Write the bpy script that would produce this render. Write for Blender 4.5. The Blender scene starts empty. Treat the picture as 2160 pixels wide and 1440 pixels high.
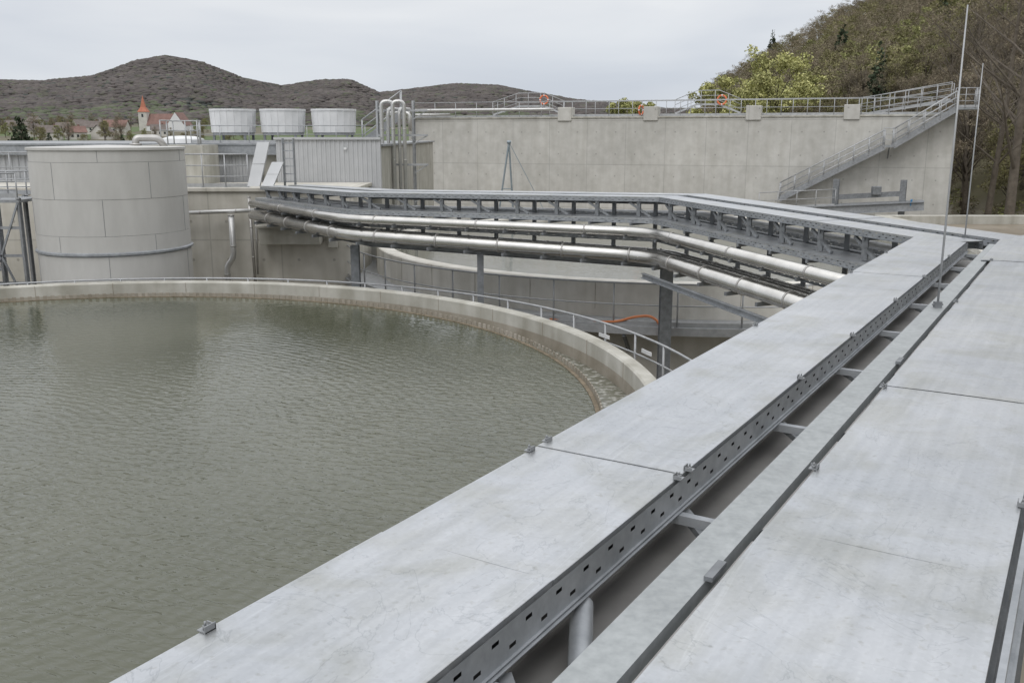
import bpy, math, random
import numpy as np
from mathutils import Vector, Matrix, noise
random.seed(7)
rng = np.random.default_rng(7)
scene = bpy.context.scene
col = scene.collection

# ------------------------------------------------------------------ mesh builder
class MB:
    def __init__(s):
        s.v = []; s.f = []; s.m = []; s.sm = []
    def add(s, vs, fs, m=0, smooth=False):
        o = len(s.v)
        s.v += [tuple(x) for x in vs]
        for f in fs:
            s.f.append(tuple(i + o for i in f)); s.m.append(m); s.sm.append(smooth)
    def box(s, lo, hi, m=0):
        x0, y0, z0 = lo; x1, y1, z1 = hi
        vs = [(x0,y0,z0),(x1,y0,z0),(x1,y1,z0),(x0,y1,z0),(x0,y0,z1),(x1,y0,z1),(x1,y1,z1),(x0,y1,z1)]
        s.add(vs, [(0,3,2,1),(4,5,6,7),(0,1,5,4),(1,2,6,5),(2,3,7,6),(3,0,4,7)], m)
    def beam(s, p0, p1, w, h, m=0, up=(0,0,1)):
        p0 = Vector(p0); p1 = Vector(p1); d = (p1 - p0).normalized(); up = Vector(up)
        if abs(d.dot(up)) > 0.98: up = Vector((0.5, 0.86, 0))
        r = d.cross(up).normalized(); u = r.cross(d).normalized()
        vs = []
        for p in (p0, p1):
            for a, b in ((-1,-1),(1,-1),(1,1),(-1,1)):
                vs.append(p + r*(a*w/2) + u*(b*h/2))
        s.add(vs, [(0,1,2,3),(7,6,5,4),(0,4,5,1),(1,5,6,2),(2,6,7,3),(3,7,4,0)], m)
    def hbeam(s, p0, p1, w, h, m=0, up=(0,0,1), t=0.015):
        p0 = Vector(p0); p1 = Vector(p1); d = (p1 - p0).normalized(); up = Vector(up)
        if abs(d.dot(up)) > 0.98: up = Vector((0.5, 0.86, 0))
        r = d.cross(up).normalized(); u = r.cross(d).normalized()
        s.beam(p0 + u*(h/2 - t/2), p1 + u*(h/2 - t/2), w, t, m, up)
        s.beam(p0 - u*(h/2 - t/2), p1 - u*(h/2 - t/2), w, t, m, up)
        s.beam(p0, p1, t, h - 2*t, m, up)
    def tube(s, pts, r, n=10, m=0, cap=True, closed=False):
        pts = [Vector(p) for p in pts]; k = len(pts)
        rs = r if isinstance(r, (list, tuple)) else [r]*k
        o = len(s.v); nv = None
        for i, p in enumerate(pts):
            if closed: t = pts[(i+1) % k] - pts[i-1]
            elif i == 0: t = pts[1] - p
            elif i == k-1: t = p - pts[i-1]
            else: t = (pts[i+1] - p).normalized() + (p - pts[i-1]).normalized()
            t.normalize()
            if nv is None:
                a = Vector((0,0,1)) if abs(t.z) < 0.9 else Vector((1,0,0))
                nv = (a - t*a.dot(t)).normalized()
            else:
                nv = (nv - t*nv.dot(t)).normalized()
            b = t.cross(nv)
            for j in range(n):
                a = 2*math.pi*j/n
                s.v.append(tuple(p + (nv*math.cos(a) + b*math.sin(a))*rs[i]))
        for i in range(k if closed else k-1):
            i2 = (i+1) % k
            for j in range(n):
                j2 = (j+1) % n
                s.f.append((o+i*n+j, o+i*n+j2, o+i2*n+j2, o+i2*n+j)); s.m.append(m); s.sm.append(True)
        if cap and not closed:
            s.f.append(tuple(o+j for j in reversed(range(n)))); s.m.append(m); s.sm.append(False)
            s.f.append(tuple(o+(k-1)*n+j for j in range(n))); s.m.append(m); s.sm.append(False)
    def revolve(s, c, prof, a0=0, a1=360, n=128, m=0, smooth=True):
        full = abs(a1-a0) >= 360
        k = len(prof); steps = n if full else n+1
        for e in range(k):
            (r0, z0), (r1, z1) = prof[e], prof[(e+1) % k]
            o = len(s.v)
            for i in range(steps):
                a = math.radians(a0 + (a1-a0)*i/n)
                ca, sa = math.cos(a), math.sin(a)
                s.v.append((c[0]+r0*ca, c[1]+r0*sa, z0)); s.v.append((c[0]+r1*ca, c[1]+r1*sa, z1))
            for i in range(n):
                i2 = (i+1) % steps
                s.f.append((o+2*i, o+2*i2, o+2*i2+1, o+2*i+1)); s.m.append(m); s.sm.append(smooth)
    def obj(s, name, mats, parent=None, bevel=0, frame=None, org=None):
        va = np.array(s.v)
        if frame is None:
            if org is None:
                org = Vector(((va[:,0].min()+va[:,0].max())/2, (va[:,1].min()+va[:,1].max())/2, va[:,2].min()))
            va = va - np.array(org)
        me = bpy.data.meshes.new(name)
        me.from_pydata(va.tolist(), [], s.f)
        if not isinstance(mats, (list, tuple)): mats = [mats]
        for mm in mats: me.materials.append(mm)
        me.polygons.foreach_set('material_index', s.m)
        me.polygons.foreach_set('use_smooth', s.sm)
        me.update()
        ob = bpy.data.objects.new(name, me)
        col.objects.link(ob)
        if frame is not None:
            org = Vector(frame[0]); ob.rotation_euler = (0, 0, frame[1])
        if parent is not None:
            ob.parent = parent
            ob.location = org - parent.location
        else:
            ob.location = org
        if bevel:
            b = ob.modifiers.new('bevel', 'BEVEL'); b.width = bevel; b.segments = 2; b.limit_method = 'ANGLE'
        return ob

def tag(ob, label, category, group=None, kind=None):
    if label: ob['label'] = label
    if category: ob['category'] = category
    if group: ob['group'] = group
    if kind: ob['kind'] = kind
    return ob
def thing(name, loc, label, category, group=None):
    e = bpy.data.objects.new(name, None); e.empty_display_size = 0.3
    col.objects.link(e); e.location = Vector(loc)
    return tag(e, label, category, group)
def copy_thing(src, loc, rotz=0, scale=1.0):
    n = src.copy(); col.objects.link(n)
    n.location = Vector(loc); n.rotation_euler = (0, 0, rotz); n.scale = (scale,)*3
    for c in src.children:
        k = c.copy(); col.objects.link(k); k.parent = n
    return n

# ------------------------------------------------------------------ materials
def nodes_of(m):
    m.use_nodes = True
    nt = m.node_tree
    return nt, nt.nodes, nt.links, nt.nodes['Principled BSDF']
def ramp(N, stops):
    r = N.new('ShaderNodeValToRGB')
    e = r.color_ramp.elements
    while len(e) < len(stops): e.new(0.5)
    for i, (p, c) in enumerate(stops):
        e[i].position = p; e[i].color = (c[0], c[1], c[2], 1)
    return r
def pbr(name, c1, c2, rough=0.6, metal=0.0, scale=4, bump=0.0, bscale=30, stretch=(1,1,1), big=0.0, rvar=0.0, lo=0.35, hi=0.65, bdist=0.01):
    m = bpy.data.materials.new(name)
    nt, N, L, B = nodes_of(m)
    tc = N.new('ShaderNodeTexCoord'); mp = N.new('ShaderNodeMapping'); mp.inputs['Scale'].default_value = stretch
    L.new(tc.outputs['Object'], mp.inputs['Vector'])
    n1 = N.new('ShaderNodeTexNoise'); n1.inputs['Scale'].default_value = scale; n1.inputs['Detail'].default_value = 8; n1.inputs['Roughness'].default_value = 0.6
    L.new(mp.outputs[0], n1.inputs['Vector'])
    r = ramp(N, [(lo, c1), (hi, c2)]); L.new(n1.outputs['Fac'], r.inputs['Fac'])
    outc = r.outputs['Color']
    if big:
        n2 = N.new('ShaderNodeTexNoise'); n2.inputs['Scale'].default_value = scale*0.17; n2.inputs['Detail'].default_value = 4
        L.new(tc.outputs['Object'], n2.inputs['Vector'])
        r2 = ramp(N, [(0.3, (1-big,)*3), (0.7, (1,1,1))]); L.new(n2.outputs['Fac'], r2.inputs['Fac'])
        mx = N.new('ShaderNodeMix'); mx.data_type = 'RGBA'; mx.blend_type = 'MULTIPLY'; mx.inputs['Factor'].default_value = 1
        L.new(outc, mx.inputs['A']); L.new(r2.outputs['Color'], mx.inputs['B']); outc = mx.outputs['Result']
    L.new(outc, B.inputs['Base Color'])
    B.inputs['Roughness'].default_value = rough; B.inputs['Metallic'].default_value = metal
    if rvar:
        mr = N.new('ShaderNodeMapRange'); mr.inputs['To Min'].default_value = rough-rvar; mr.inputs['To Max'].default_value = rough+rvar
        L.new(n1.outputs['Fac'], mr.inputs['Value']); L.new(mr.outputs[0], B.inputs['Roughness'])
    if bump:
        n3 = N.new('ShaderNodeTexNoise'); n3.inputs['Scale'].default_value = bscale; n3.inputs['Detail'].default_value = 6
        L.new(tc.outputs['Object'], n3.inputs['Vector'])
        bp = N.new('ShaderNodeBump'); bp.inputs['Strength'].default_value = bump; bp.inputs['Distance'].default_value = bdist
        L.new(n3.outputs['Fac'], bp.inputs['Height']); L.new(bp.outputs[0], B.inputs['Normal'])
    return m

def concrete(name, c1, c2, px=0, pz=0, z0=0, streak=0.5):
    m = pbr(name, c1, c2, rough=0.85, scale=1.6, bump=0.25, bscale=14, big=0.14)
    nt, N, L, B = nodes_of(m)
    src = B.inputs['Base Color'].links[0].from_socket
    tc = N.new('ShaderNodeTexCoord')
    mp = N.new('ShaderNodeMapping'); mp.inputs['Scale'].default_value = (2.2, 2.2, 0.25)
    L.new(tc.outputs['Object'], mp.inputs['Vector'])
    ns = N.new('ShaderNodeTexNoise'); ns.inputs['Scale'].default_value = 1; ns.inputs['Detail'].default_value = 7
    L.new(mp.outputs[0], ns.inputs['Vector'])
    r = ramp(N, [(0.36, (0.76, 0.75, 0.72)), (0.60, (1, 1, 1))]); L.new(ns.outputs['Fac'], r.inputs['Fac'])
    mx = N.new('ShaderNodeMix'); mx.data_type = 'RGBA'; mx.blend_type = 'MULTIPLY'; mx.inputs['Factor'].default_value = streak
    L.new(src, mx.inputs['A']); L.new(r.outputs['Color'], mx.inputs['B'])
    out = mx.outputs['Result']
    if px:
        sx = N.new('ShaderNodeSeparateXYZ'); L.new(tc.outputs['Object'], sx.inputs[0])
        def M(op, a, b=None):
            k = N.new('ShaderNodeMath'); k.operation = op
            for i, q in enumerate((a, b)):
                if q is None: continue
                if isinstance(q, (int, float)): k.inputs[i].default_value = q
                else: L.new(q, k.inputs[i])
            return k.outputs[0]
        fx = M('FLOORED_MODULO', sx.outputs['X'], px); fz = M('FLOORED_MODULO', M('SUBTRACT', sx.outputs['Z'], z0), pz)
        lx = M('LESS_THAN', fx, 0.045); lz = M('LESS_THAN', fz, 0.05)
        seam = M('MAXIMUM', lx, lz)
        hx = M('SUBTRACT', M('FLOORED_MODULO', sx.outputs['X'], px/2), px/4); hz = M('SUBTRACT', M('FLOORED_MODULO', M('SUBTRACT', sx.outputs['Z'], z0), pz/2), pz/4)
        d = M('SQRT', M('ADD', M('MULTIPLY', hx, hx), M('MULTIPLY', hz, hz)))
        hole = M('LESS_THAN', d, 0.05)
        cx = M('FLOOR', M('DIVIDE', sx.outputs['X'], px)); cz = M('FLOOR', M('DIVIDE', M('SUBTRACT', sx.outputs['Z'], z0), pz))
        cb = N.new('ShaderNodeCombineXYZ'); L.new(cx, cb.inputs[0]); L.new(cz, cb.inputs[1])
        wn = N.new('ShaderNodeTexWhiteNoise'); wn.noise_dimensions = '3D'; L.new(cb.outputs[0], wn.inputs['Vector'])
        tone = M('ADD', M('MULTIPLY', wn.outputs['Value'], 0.09), 0.92)
        fac = M('MULTIPLY', tone, M('SUBTRACT', 1.0, M('ADD', M('MULTIPLY', seam, 0.2), M('MULTIPLY', hole, 0.3))))
        cc = N.new('ShaderNodeCombineColor')
        for i in range(3): L.new(fac, cc.inputs[i])
        m2 = N.new('ShaderNodeMix'); m2.data_type = 'RGBA'; m2.blend_type = 'MULTIPLY'; m2.inputs['Factor'].default_value = 1
        L.new(out, m2.inputs['A']); L.new(cc.outputs[0], m2.inputs['B']); out = m2.outputs['Result']
    L.new(out, B.inputs['Base Color'])
    return m

M_conc = concrete('concrete', (0.41,0.40,0.355), (0.52,0.51,0.465), streak=1.0)
M_conclit = concrete('lit_concrete', (0.58,0.56,0.51), (0.68,0.66,0.61), streak=0.6)  # concrete copy with lighter colour to offset shade under the pipe bridge
M_wall = concrete('formed_concrete', (0.50,0.492,0.46), (0.59,0.582,0.55), 2.7, 2.95, -7.9, streak=0.4)
M_facade = concrete('facade_concrete', (0.54,0.52,0.465), (0.63,0.61,0.555), 2.4, 2.6, 0.4, streak=0.7)
M_concdark = concrete('weathered_concrete', (0.28,0.25,0.20), (0.38,0.35,0.30), streak=0.8)
M_weir = pbr('stained_weir_edge', (0.10,0.08,0.05), (0.20,0.16,0.11), 0.8, scale=6)
M_galv = pbr('galvanised_steel', (0.30,0.32,0.34), (0.41,0.43,0.455), 0.5, 0.5, scale=9, bump=0.1, bscale=60, big=0.2)
M_galvd = pbr('dull_galvanised_steel', (0.18,0.19,0.20), (0.27,0.285,0.30), 0.6, 0.4, scale=7, big=0.2)
M_grey = pbr('grey_zinc_steel', (0.27,0.28,0.29), (0.36,0.375,0.39), 0.6, 0.4, scale=7, big=0.2)
M_rail = pbr('galvanised_handrail', (0.34,0.35,0.36), (0.44,0.45,0.46), 0.55, 0.4, scale=5)
M_steel = pbr('stainless_steel_pipe', (0.54,0.53,0.505), (0.66,0.65,0.625), 0.25, 0.93, scale=2, rvar=0.07)
M_steelm = pbr('matt_stainless_steel', (0.42,0.41,0.40), (0.52,0.51,0.49), 0.45, 0.7, scale=3)
M_steelp = pbr('pale_satin_steel', (0.50,0.50,0.49), (0.58,0.58,0.57), 0.42, 0.65, scale=3)
M_clad = pbr('aluminium_cladding', (0.50,0.495,0.475), (0.56,0.555,0.535), 0.6, 0.15, scale=2.2, stretch=(1,1,0.3), big=0.12)
M_corr = pbr('corrugated_sheet', (0.45,0.46,0.47), (0.51,0.52,0.53), 0.6, 0.15, scale=1.5, big=0.12)
M_gapshade = pbr('painted_gap_shade', (0.03,0.03,0.03), (0.05,0.05,0.05), 0.8)  # near-black colour stands for the shade inside trays and conduit
M_white = pbr('light_grey_panel', (0.60,0.61,0.615), (0.69,0.695,0.70), 0.6, 0.0, scale=2)
M_orange = pbr('orange_plastic', (0.60,0.14,0.05), (0.70,0.19,0.08), 0.5)
M_hose = pbr('orange_hose_rubber', (0.55,0.17,0.06), (0.65,0.24,0.10), 0.5)
M_roofred = pbr('red_roof_tile', (0.16,0.095,0.08), (0.22,0.13,0.11), 0.85, scale=0.6)
M_spire = pbr('red_spire_tile', (0.36,0.13,0.08), (0.44,0.17,0.11), 0.8, scale=0.6)
M_plaster = pbr('pale_plaster', (0.46,0.44,0.41), (0.56,0.54,0.50), 0.9, scale=0.4)
M_glass = pbr('window_glass', (0.04,0.045,0.05), (0.06,0.065,0.07), 0.15)
M_bark = pbr('bark', (0.085,0.07,0.055), (0.14,0.12,0.095), 0.95, scale=3)
M_blue = pbr('blue_grey_steel', (0.25,0.30,0.33), (0.31,0.36,0.39), 0.5, 0.3)
M_zinc = pbr('matt_zinc_rail', (0.32,0.34,0.345),(0.40,0.42,0.425),0.5,0.45,scale=25,big=0.15)

def cover_mat():
    m = bpy.data.materials.new('galvanised_cover_sheet')
    nt, N, L, B = nodes_of(m)
    geo = N.new('ShaderNodeNewGeometry')
    def nz(scale, det=6, stretch=(1,1,1), dist=0, rot=0):
        mr_ = N.new('ShaderNodeMapping'); mr_.inputs['Rotation'].default_value = (0,0,rot); L.new(geo.outputs['Position'], mr_.inputs['Vector'])
        mp = N.new('ShaderNodeMapping'); mp.inputs['Scale'].default_value = stretch
        L.new(mr_.outputs[0], mp.inputs['Vector'])
        n = N.new('ShaderNodeTexNoise'); n.inputs['Scale'].default_value = scale; n.inputs['Detail'].default_value = det; n.inputs['Distortion'].default_value = dist
        L.new(mp.outputs[0], n.inputs['Vector']); return n.outputs['Fac']
    a = nz(1.1, 8, dist=0.3); r1 = ramp(N, [(0.3,(0.44,0.46,0.485)), (0.7,(0.545,0.56,0.58))]); L.new(a, r1.inputs[0])
    b = nz(2.6, 12, dist=0.7); r2 = ramp(N, [(0.44,(1,1,1)), (0.66,(0.85,0.84,0.79))]); L.new(b, r2.inputs[0])
    c = nz(2.0, 5, (0.5,12,1), 0.15, -1.02); r3 = ramp(N, [(0.35,(0.93,0.935,0.94)), (0.65,(1.04,1.04,1.04))]); L.new(c, r3.inputs[0])
    e = nz(1.6, 10, (1,1,1), 2.5); r5 = ramp(N, [(0.494,(1,1,1)), (0.50,(0.80,0.81,0.82)), (0.506,(1,1,1))]); L.new(e, r5.inputs[0])
    e2 = nz(9, 3, (1,0.06,1), 0.6, 0.5); r7 = ramp(N, [(0.66,(1,1,1)), (0.68,(1.09,1.09,1.09)), (0.70,(1,1,1))]); L.new(e2, r7.inputs[0])
    g = nz(30, 6); r6 = ramp(N, [(0.60,(1,1,1)), (0.72,(0.86,0.85,0.82))]); L.new(g, r6.inputs[0])
    v = N.new('ShaderNodeTexVoronoi'); v.inputs['Scale'].default_value = 70; L.new(geo.outputs['Position'], v.inputs['Vector'])
    r4 = ramp(N, [(0.0,(0.945,0.945,0.945)), (1.0,(1.04,1.04,1.04))]); L.new(v.outputs['Color'], r4.inputs[0])
    cur = r1.outputs[0]
    for q in (r2, r3, r4, r5, r6, r7):
        mx = N.new('ShaderNodeMix'); mx.data_type = 'RGBA'; mx.blend_type = 'MULTIPLY'; mx.inputs['Factor'].default_value = 1
        L.new(cur, mx.inputs['A']); L.new(q.outputs[0], mx.inputs['B']); cur = mx.outputs['Result']
    L.new(cur, B.inputs['Base Color'])
    B.inputs['Metallic'].default_value = 0.7
    mr = N.new('ShaderNodeMapRange'); mr.inputs['To Min'].default_value = 0.22; mr.inputs['To Max'].default_value = 0.52
    L.new(b, mr.inputs['Value']); L.new(mr.outputs[0], B.inputs['Roughness'])
    bp = N.new('ShaderNodeBump'); bp.inputs['Strength'].default_value = 0.2; bp.inputs['Distance'].default_value = 0.02
    L.new(nz(2.2, 4), bp.inputs['Height']); L.new(bp.outputs[0], B.inputs['Normal'])
    return m
M_cover = cover_mat()

def water_mat(name, c1, c2, dist=0.017):
    m = bpy.data.materials.new(name)
    nt, N, L, B = nodes_of(m)
    geo = N.new('ShaderNodeNewGeometry')
    n0 = N.new('ShaderNodeTexNoise'); n0.inputs['Scale'].default_value = 0.25; n0.inputs['Detail'].default_value = 4; L.new(geo.outputs['Position'], n0.inputs['Vector'])
    r = ramp(N, [(0.35,c1),(0.65,c2)]); L.new(n0.outputs['Fac'], r.inputs[0]); L.new(r.outputs[0], B.inputs['Base Color'])
    B.inputs['Roughness'].default_value = 0.04; B.inputs['IOR'].default_value = 1.42
    mp0 = N.new('ShaderNodeMapping'); mp0.inputs['Rotation'].default_value = (0,0,math.radians(22)); L.new(geo.outputs['Position'], mp0.inputs['Vector'])
    mp = N.new('ShaderNodeMapping'); mp.inputs['Scale'].default_value = (0.8, 1.8, 1); L.new(mp0.outputs[0], mp.inputs['Vector'])
    n1 = N.new('ShaderNodeTexNoise'); n1.inputs['Scale'].default_value = 5.5; n1.inputs['Detail'].default_value = 2.5; n1.inputs['Roughness'].default_value = 0.5; n1.inputs['Distortion'].default_value = 0.5
    L.new(mp.outputs[0], n1.inputs['Vector'])
    w = N.new('ShaderNodeTexWave'); w.wave_type = 'RINGS'; w.rings_direction = 'SPHERICAL'; w.inputs['Scale'].default_value = 1.8; w.inputs['Distortion'].default_value = 3.0; w.inputs['Detail'].default_value = 2; w.inputs['Detail Scale'].default_value = 0.8
    mp2 = N.new('ShaderNodeMapping'); mp2.inputs['Location'].default_value = (8.2, -11.0, 4.0); L.new(geo.outputs['Position'], mp2.inputs['Vector']); L.new(mp2.outputs[0], w.inputs['Vector'])
    ad = N.new('ShaderNodeMath'); ad.operation = 'MULTIPLY_ADD'; ad.inputs[1].default_value = 0.16
    L.new(w.outputs['Fac'], ad.inputs[0]); L.new(n1.outputs['Fac'], ad.inputs[2])
    n4 = N.new('ShaderNodeTexNoise'); n4.inputs['Scale'].default_value = 0.22; n4.inputs['Detail'].default_value = 2; L.new(geo.outputs['Position'], n4.inputs['Vector'])
    mr = N.new('ShaderNodeMapRange'); mr.inputs['From Min'].default_value = 0.35; mr.inputs['From Max'].default_value = 0.65; mr.inputs['To Min'].default_value = dist*1.0; mr.inputs['To Max'].default_value = dist*2.0
    L.new(n4.outputs['Fac'], mr.inputs['Value'])
    sp_ = N.new('ShaderNodeSeparateXYZ'); L.new(geo.outputs['Position'], sp_.inputs[0])
    mr2 = N.new('ShaderNodeMapRange'); mr2.inputs['From Min'].default_value = 11; mr2.inputs['From Max'].default_value = 20; mr2.inputs['To Min'].default_value = 1.0; mr2.inputs['To Max'].default_value = 0.16
    L.new(sp_.outputs['Y'], mr2.inputs['Value'])
    mu = N.new('ShaderNodeMath'); mu.operation = 'MULTIPLY'; L.new(mr.outputs[0], mu.inputs[0]); L.new(mr2.outputs[0], mu.inputs[1])
    bp = N.new('ShaderNodeBump'); bp.inputs['Strength'].default_value = 1.0
    L.new(mu.outputs[0], bp.inputs['Distance'])
    L.new(ad.outputs[0], bp.inputs['Height']); L.new(bp.outputs[0], B.inputs['Normal'])
    return m
M_water = water_mat('basin_water', (0.070,0.075,0.050), (0.096,0.100,0.070))
M_foam = pbr('churned_water', (0.13,0.13,0.10), (0.40,0.40,0.37), 0.25, scale=7, lo=0.48, hi=0.66)

def attr_mat(name, rough=0.95, nscale=0.3, nlo=0.7):
    m = bpy.data.materials.new(name)
    nt, N, L, B = nodes_of(m)
    at = N.new('ShaderNodeAttribute'); at.attribute_name = 'Col'
    geo = N.new('ShaderNodeNewGeometry')
    n = N.new('ShaderNodeTexNoise'); n.inputs['Scale'].default_value = nscale; n.inputs['Detail'].default_value = 8; L.new(geo.outputs['Position'], n.inputs['Vector'])
    r = ramp(N, [(0.3,(nlo,)*3),(0.7,(1.25,1.25,1.25))]); L.new(n.outputs['Fac'], r.inputs[0])
    mx = N.new('ShaderNodeMix'); mx.data_type = 'RGBA'; mx.blend_type = 'MULTIPLY'; mx.inputs['Factor'].default_value = 1
    L.new(at.outputs['Color'], mx.inputs['A']); L.new(r.outputs[0], mx.inputs['B']); L.new(mx.outputs['Result'], B.inputs['Base Color'])
    B.inputs['Roughness'].default_value = rough; B.inputs['Specular IOR Level'].default_value = 0.1
    return m
M_ground = attr_mat('ground_cover', nscale=0.12)
M_leaf = attr_mat('foliage', nscale=0.8, nlo=0.75)
M_far = attr_mat('distant_foliage', nscale=0.02, nlo=0.8)

def mesh_np(name, V, F, C, mat, parent=None, loc=(0,0,0)):
    me = bpy.data.meshes.new(name)
    me.from_pydata(np.asarray(V).tolist(), [], np.asarray(F).tolist())
    a = me.color_attributes.new('Col', 'FLOAT_COLOR', 'POINT')
    cc = np.ones((len(V), 4)); cc[:, :3] = C
    a.data.foreach_set('color', cc.ravel())
    me.materials.append(mat)
    ob = bpy.data.objects.new(name, me)
    col.objects.link(ob)
    ob.location = loc
    if parent: ob.parent = parent
    return ob

# ------------------------------------------------------------------ terrain
def hsh(i, j):
    q = np.sin(i*127.1 + j*311.7)*43758.5453
    return q - np.floor(q)
def vn(x, y):
    xi = np.floor(x); yi = np.floor(y); fx = x-xi; fy = y-yi
    fx = fx*fx*(3-2*fx); fy = fy*fy*(3-2*fy)
    return (hsh(xi,yi)*(1-fx)+hsh(xi+1,yi)*fx)*(1-fy) + (hsh(xi,yi+1)*(1-fx)+hsh(xi+1,yi+1)*fx)*fy
def fbm(x, y, o=4):
    s = 0; a = 0.5
    for k in range(o):
        s = s + a*vn(x*2**k + 13*k, y*2**k - 7*k); a *= 0.5
    return s
def sst(a, b, x):
    t = np.clip((x-a)/(b-a), 0, 1); return t*t*(3-2*t)
AZ = [-60,-40,-28.3,-26,-23.4,-21.2,-19.7,-17.9,-15.6,-13.4,-11.3,-9.6,-7.9,-5.7,-3.4,-0.9,1.4,3.4,6,9,20,60]
ZR = [80,95,98,96,107,136,146,136,106,94,108,112,86,95,104,102,87,73,61,48,40,60]
GZ = -6.5
def foot(y): return 37 + (np.maximum(y, 80)-80)*0.075
def height(x, y):
    x = np.asarray(x, float); y = np.asarray(y, float)
    r = np.hypot(x, y); az = np.degrees(np.arctan2(x, y))
    prof = np.interp(az, AZ, ZR) - 4
    h = GZ + sst(220, 900, r)*13.5
    h = h + sst(1000, 2000, r)*(prof - 7)*(1 - 0.6*sst(2050, 3600, r))
    h = h + (fbm(x/260, y/260, 3) - 0.45)*30*sst(1050, 1500, r)*(1-0.9*sst(1700, 2000, r))
    k = np.clip(x-foot(y), 0, 260)
    zr = (0.65*k - 0.0007*k*k)*(1 - sst(440, 640, y))*(0.9+0.2*fbm(x/40, y/40))
    return h + zr
azs = np.concatenate([np.arange(-180,-36,4), np.arange(-36,36,0.16), np.arange(36,180.1,4)])
rs = np.concatenate([[0.01,5,15,30], np.arange(40,160,6), np.geomspace(165,5000,150)])
A_, R_ = np.meshgrid(np.radians(azs), rs)
GX = R_*np.sin(A_); GY = R_*np.cos(A_); GH = height(GX, GY)
nr, na = GX.shape
V = np.stack([GX.ravel(), GY.ravel(), GH.ravel()], 1)
idx = np.arange(nr*na).reshape(nr, na)
F = np.stack([idx[:-1,:-1].ravel(), idx[:-1,1:].ravel(), idx[1:,1:].ravel(), idx[1:,:-1].ravel()], 1)
rr = R_.ravel(); pn = fbm(V[:,0]/90, V[:,1]/140, 3); pn = (pn-pn.min())/(pn.max()-pn.min())
g0 = np.array([0.24,0.22,0.18]); g1 = np.array([0.11,0.14,0.07]); g2 = np.array([0.15,0.14,0.105]); g3 = np.array([0.10,0.092,0.085])
wmid = sst(90, 200, rr)[:,None]; pat = (pn > 0.55)[:,None]
mid = np.where(pat, g2, g1)
whill = sst(1080, 1180, rr + (pn-0.5)*200)[:,None]
C = g0*(1-wmid) + mid*wmid
C = C*(1-whill) + g3*whill
near_hill = ((V[:,2] > GZ+0.3) & (V[:,0] > 34) & (V[:,1] < 660) & (rr < 800))[:,None]
C = np.where(near_hill, np.array([0.13,0.12,0.075]), C)
gob = mesh_np('ground', V, F, C, M_ground)
gob.data.polygons.foreach_set('use_smooth', [True]*len(gob.data.polygons))
tag(gob, None, None, kind='structure')

# far forested hills : overlapping low crowns forming one soft canopy
ico_v = []
ph = (1+5**0.5)/2
for a, b in ((-1,ph),(1,ph),(-1,-ph),(1,-ph)): ico_v += [(a,b,0)]
for a, b in ((-1,ph),(1,ph),(-1,-ph),(1,-ph)): ico_v += [(0,a,b)]
for a, b in ((-1,ph),(1,ph),(-1,-ph),(1,-ph)): ico_v += [(b,0,a)]
ico_v = np.array(ico_v)/np.linalg.norm(ico_v[0])
ico_f = []
D2 = np.linalg.norm(ico_v[:,None]-ico_v[None], axis=2); el = np.sort(D2[0])[1]
for i in range(12):
    for j in range(i+1,12):
        for k in range(j+1,12):
            if D2[i,j] < el*1.05 and D2[i,k] < el*1.05 and D2[j,k] < el*1.05:
                nn = np.cross(ico_v[j]-ico_v[i], ico_v[k]-ico_v[i])
                ico_f.append((i,j,k) if nn.dot(ico_v[i]) > 0 else (i,k,j))
ico_f = np.array(ico_f)
n = 32000
az = np.radians(rng.uniform(-33, 14, n)); r = np.sqrt(rng.uniform(1100**2, 2060**2, n))
x = r*np.sin(az); y = r*np.cos(az)
keep = (r > 1180) | (rng.random(n) < 0.35)
x, y, r = x[keep], y[keep], r[keep]; n = len(x); z = height(x, y)
rad = rng.uniform(3.5, 6.5, n)
VV = ico_v[None]*rad[:,None,None]*np.array([1.2,1.2,0.55])*rng.uniform(0.85,1.15,(n,12,1))
VV = VV + np.stack([x, y, z+rad*0.1+rng.uniform(-0.4,0.8,n)], 1)[:,None]
pal = np.array([[0.108,0.097,0.092],[0.098,0.089,0.086],[0.102,0.099,0.082],[0.066,0.073,0.067],[0.116,0.103,0.098],[0.105,0.118,0.08]])  # distance haze is mixed into these muted, low-contrast crown colours
ci = rng.choice(6, n, p=[0.38,0.30,0.12,0.03,0.14,0.03])
dk = fbm(x/180, y/180, 2) > 0.60
ci = np.where(dk & (rng.random(n) < 0.5), 3, ci)
gr = (r < 1320) & (rng.random(n) < 0.45); ci = np.where(gr, 5, ci)
CC = np.repeat((pal[ci]*rng.uniform(0.94,1.06,(n,1)))[:,None], 12, 1)
FF = ico_f[None] + (np.arange(n)*12)[:,None,None]
fo = mesh_np('hill_forest', VV.reshape(-1,3), FF.reshape(-1,3), CC.reshape(-1,3), M_far)
fo.data.polygons.foreach_set('use_smooth', [True]*len(fo.data.polygons))
tag(fo, 'bare brown spring forest covering distant hills', 'forest', kind='stuff')

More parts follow.
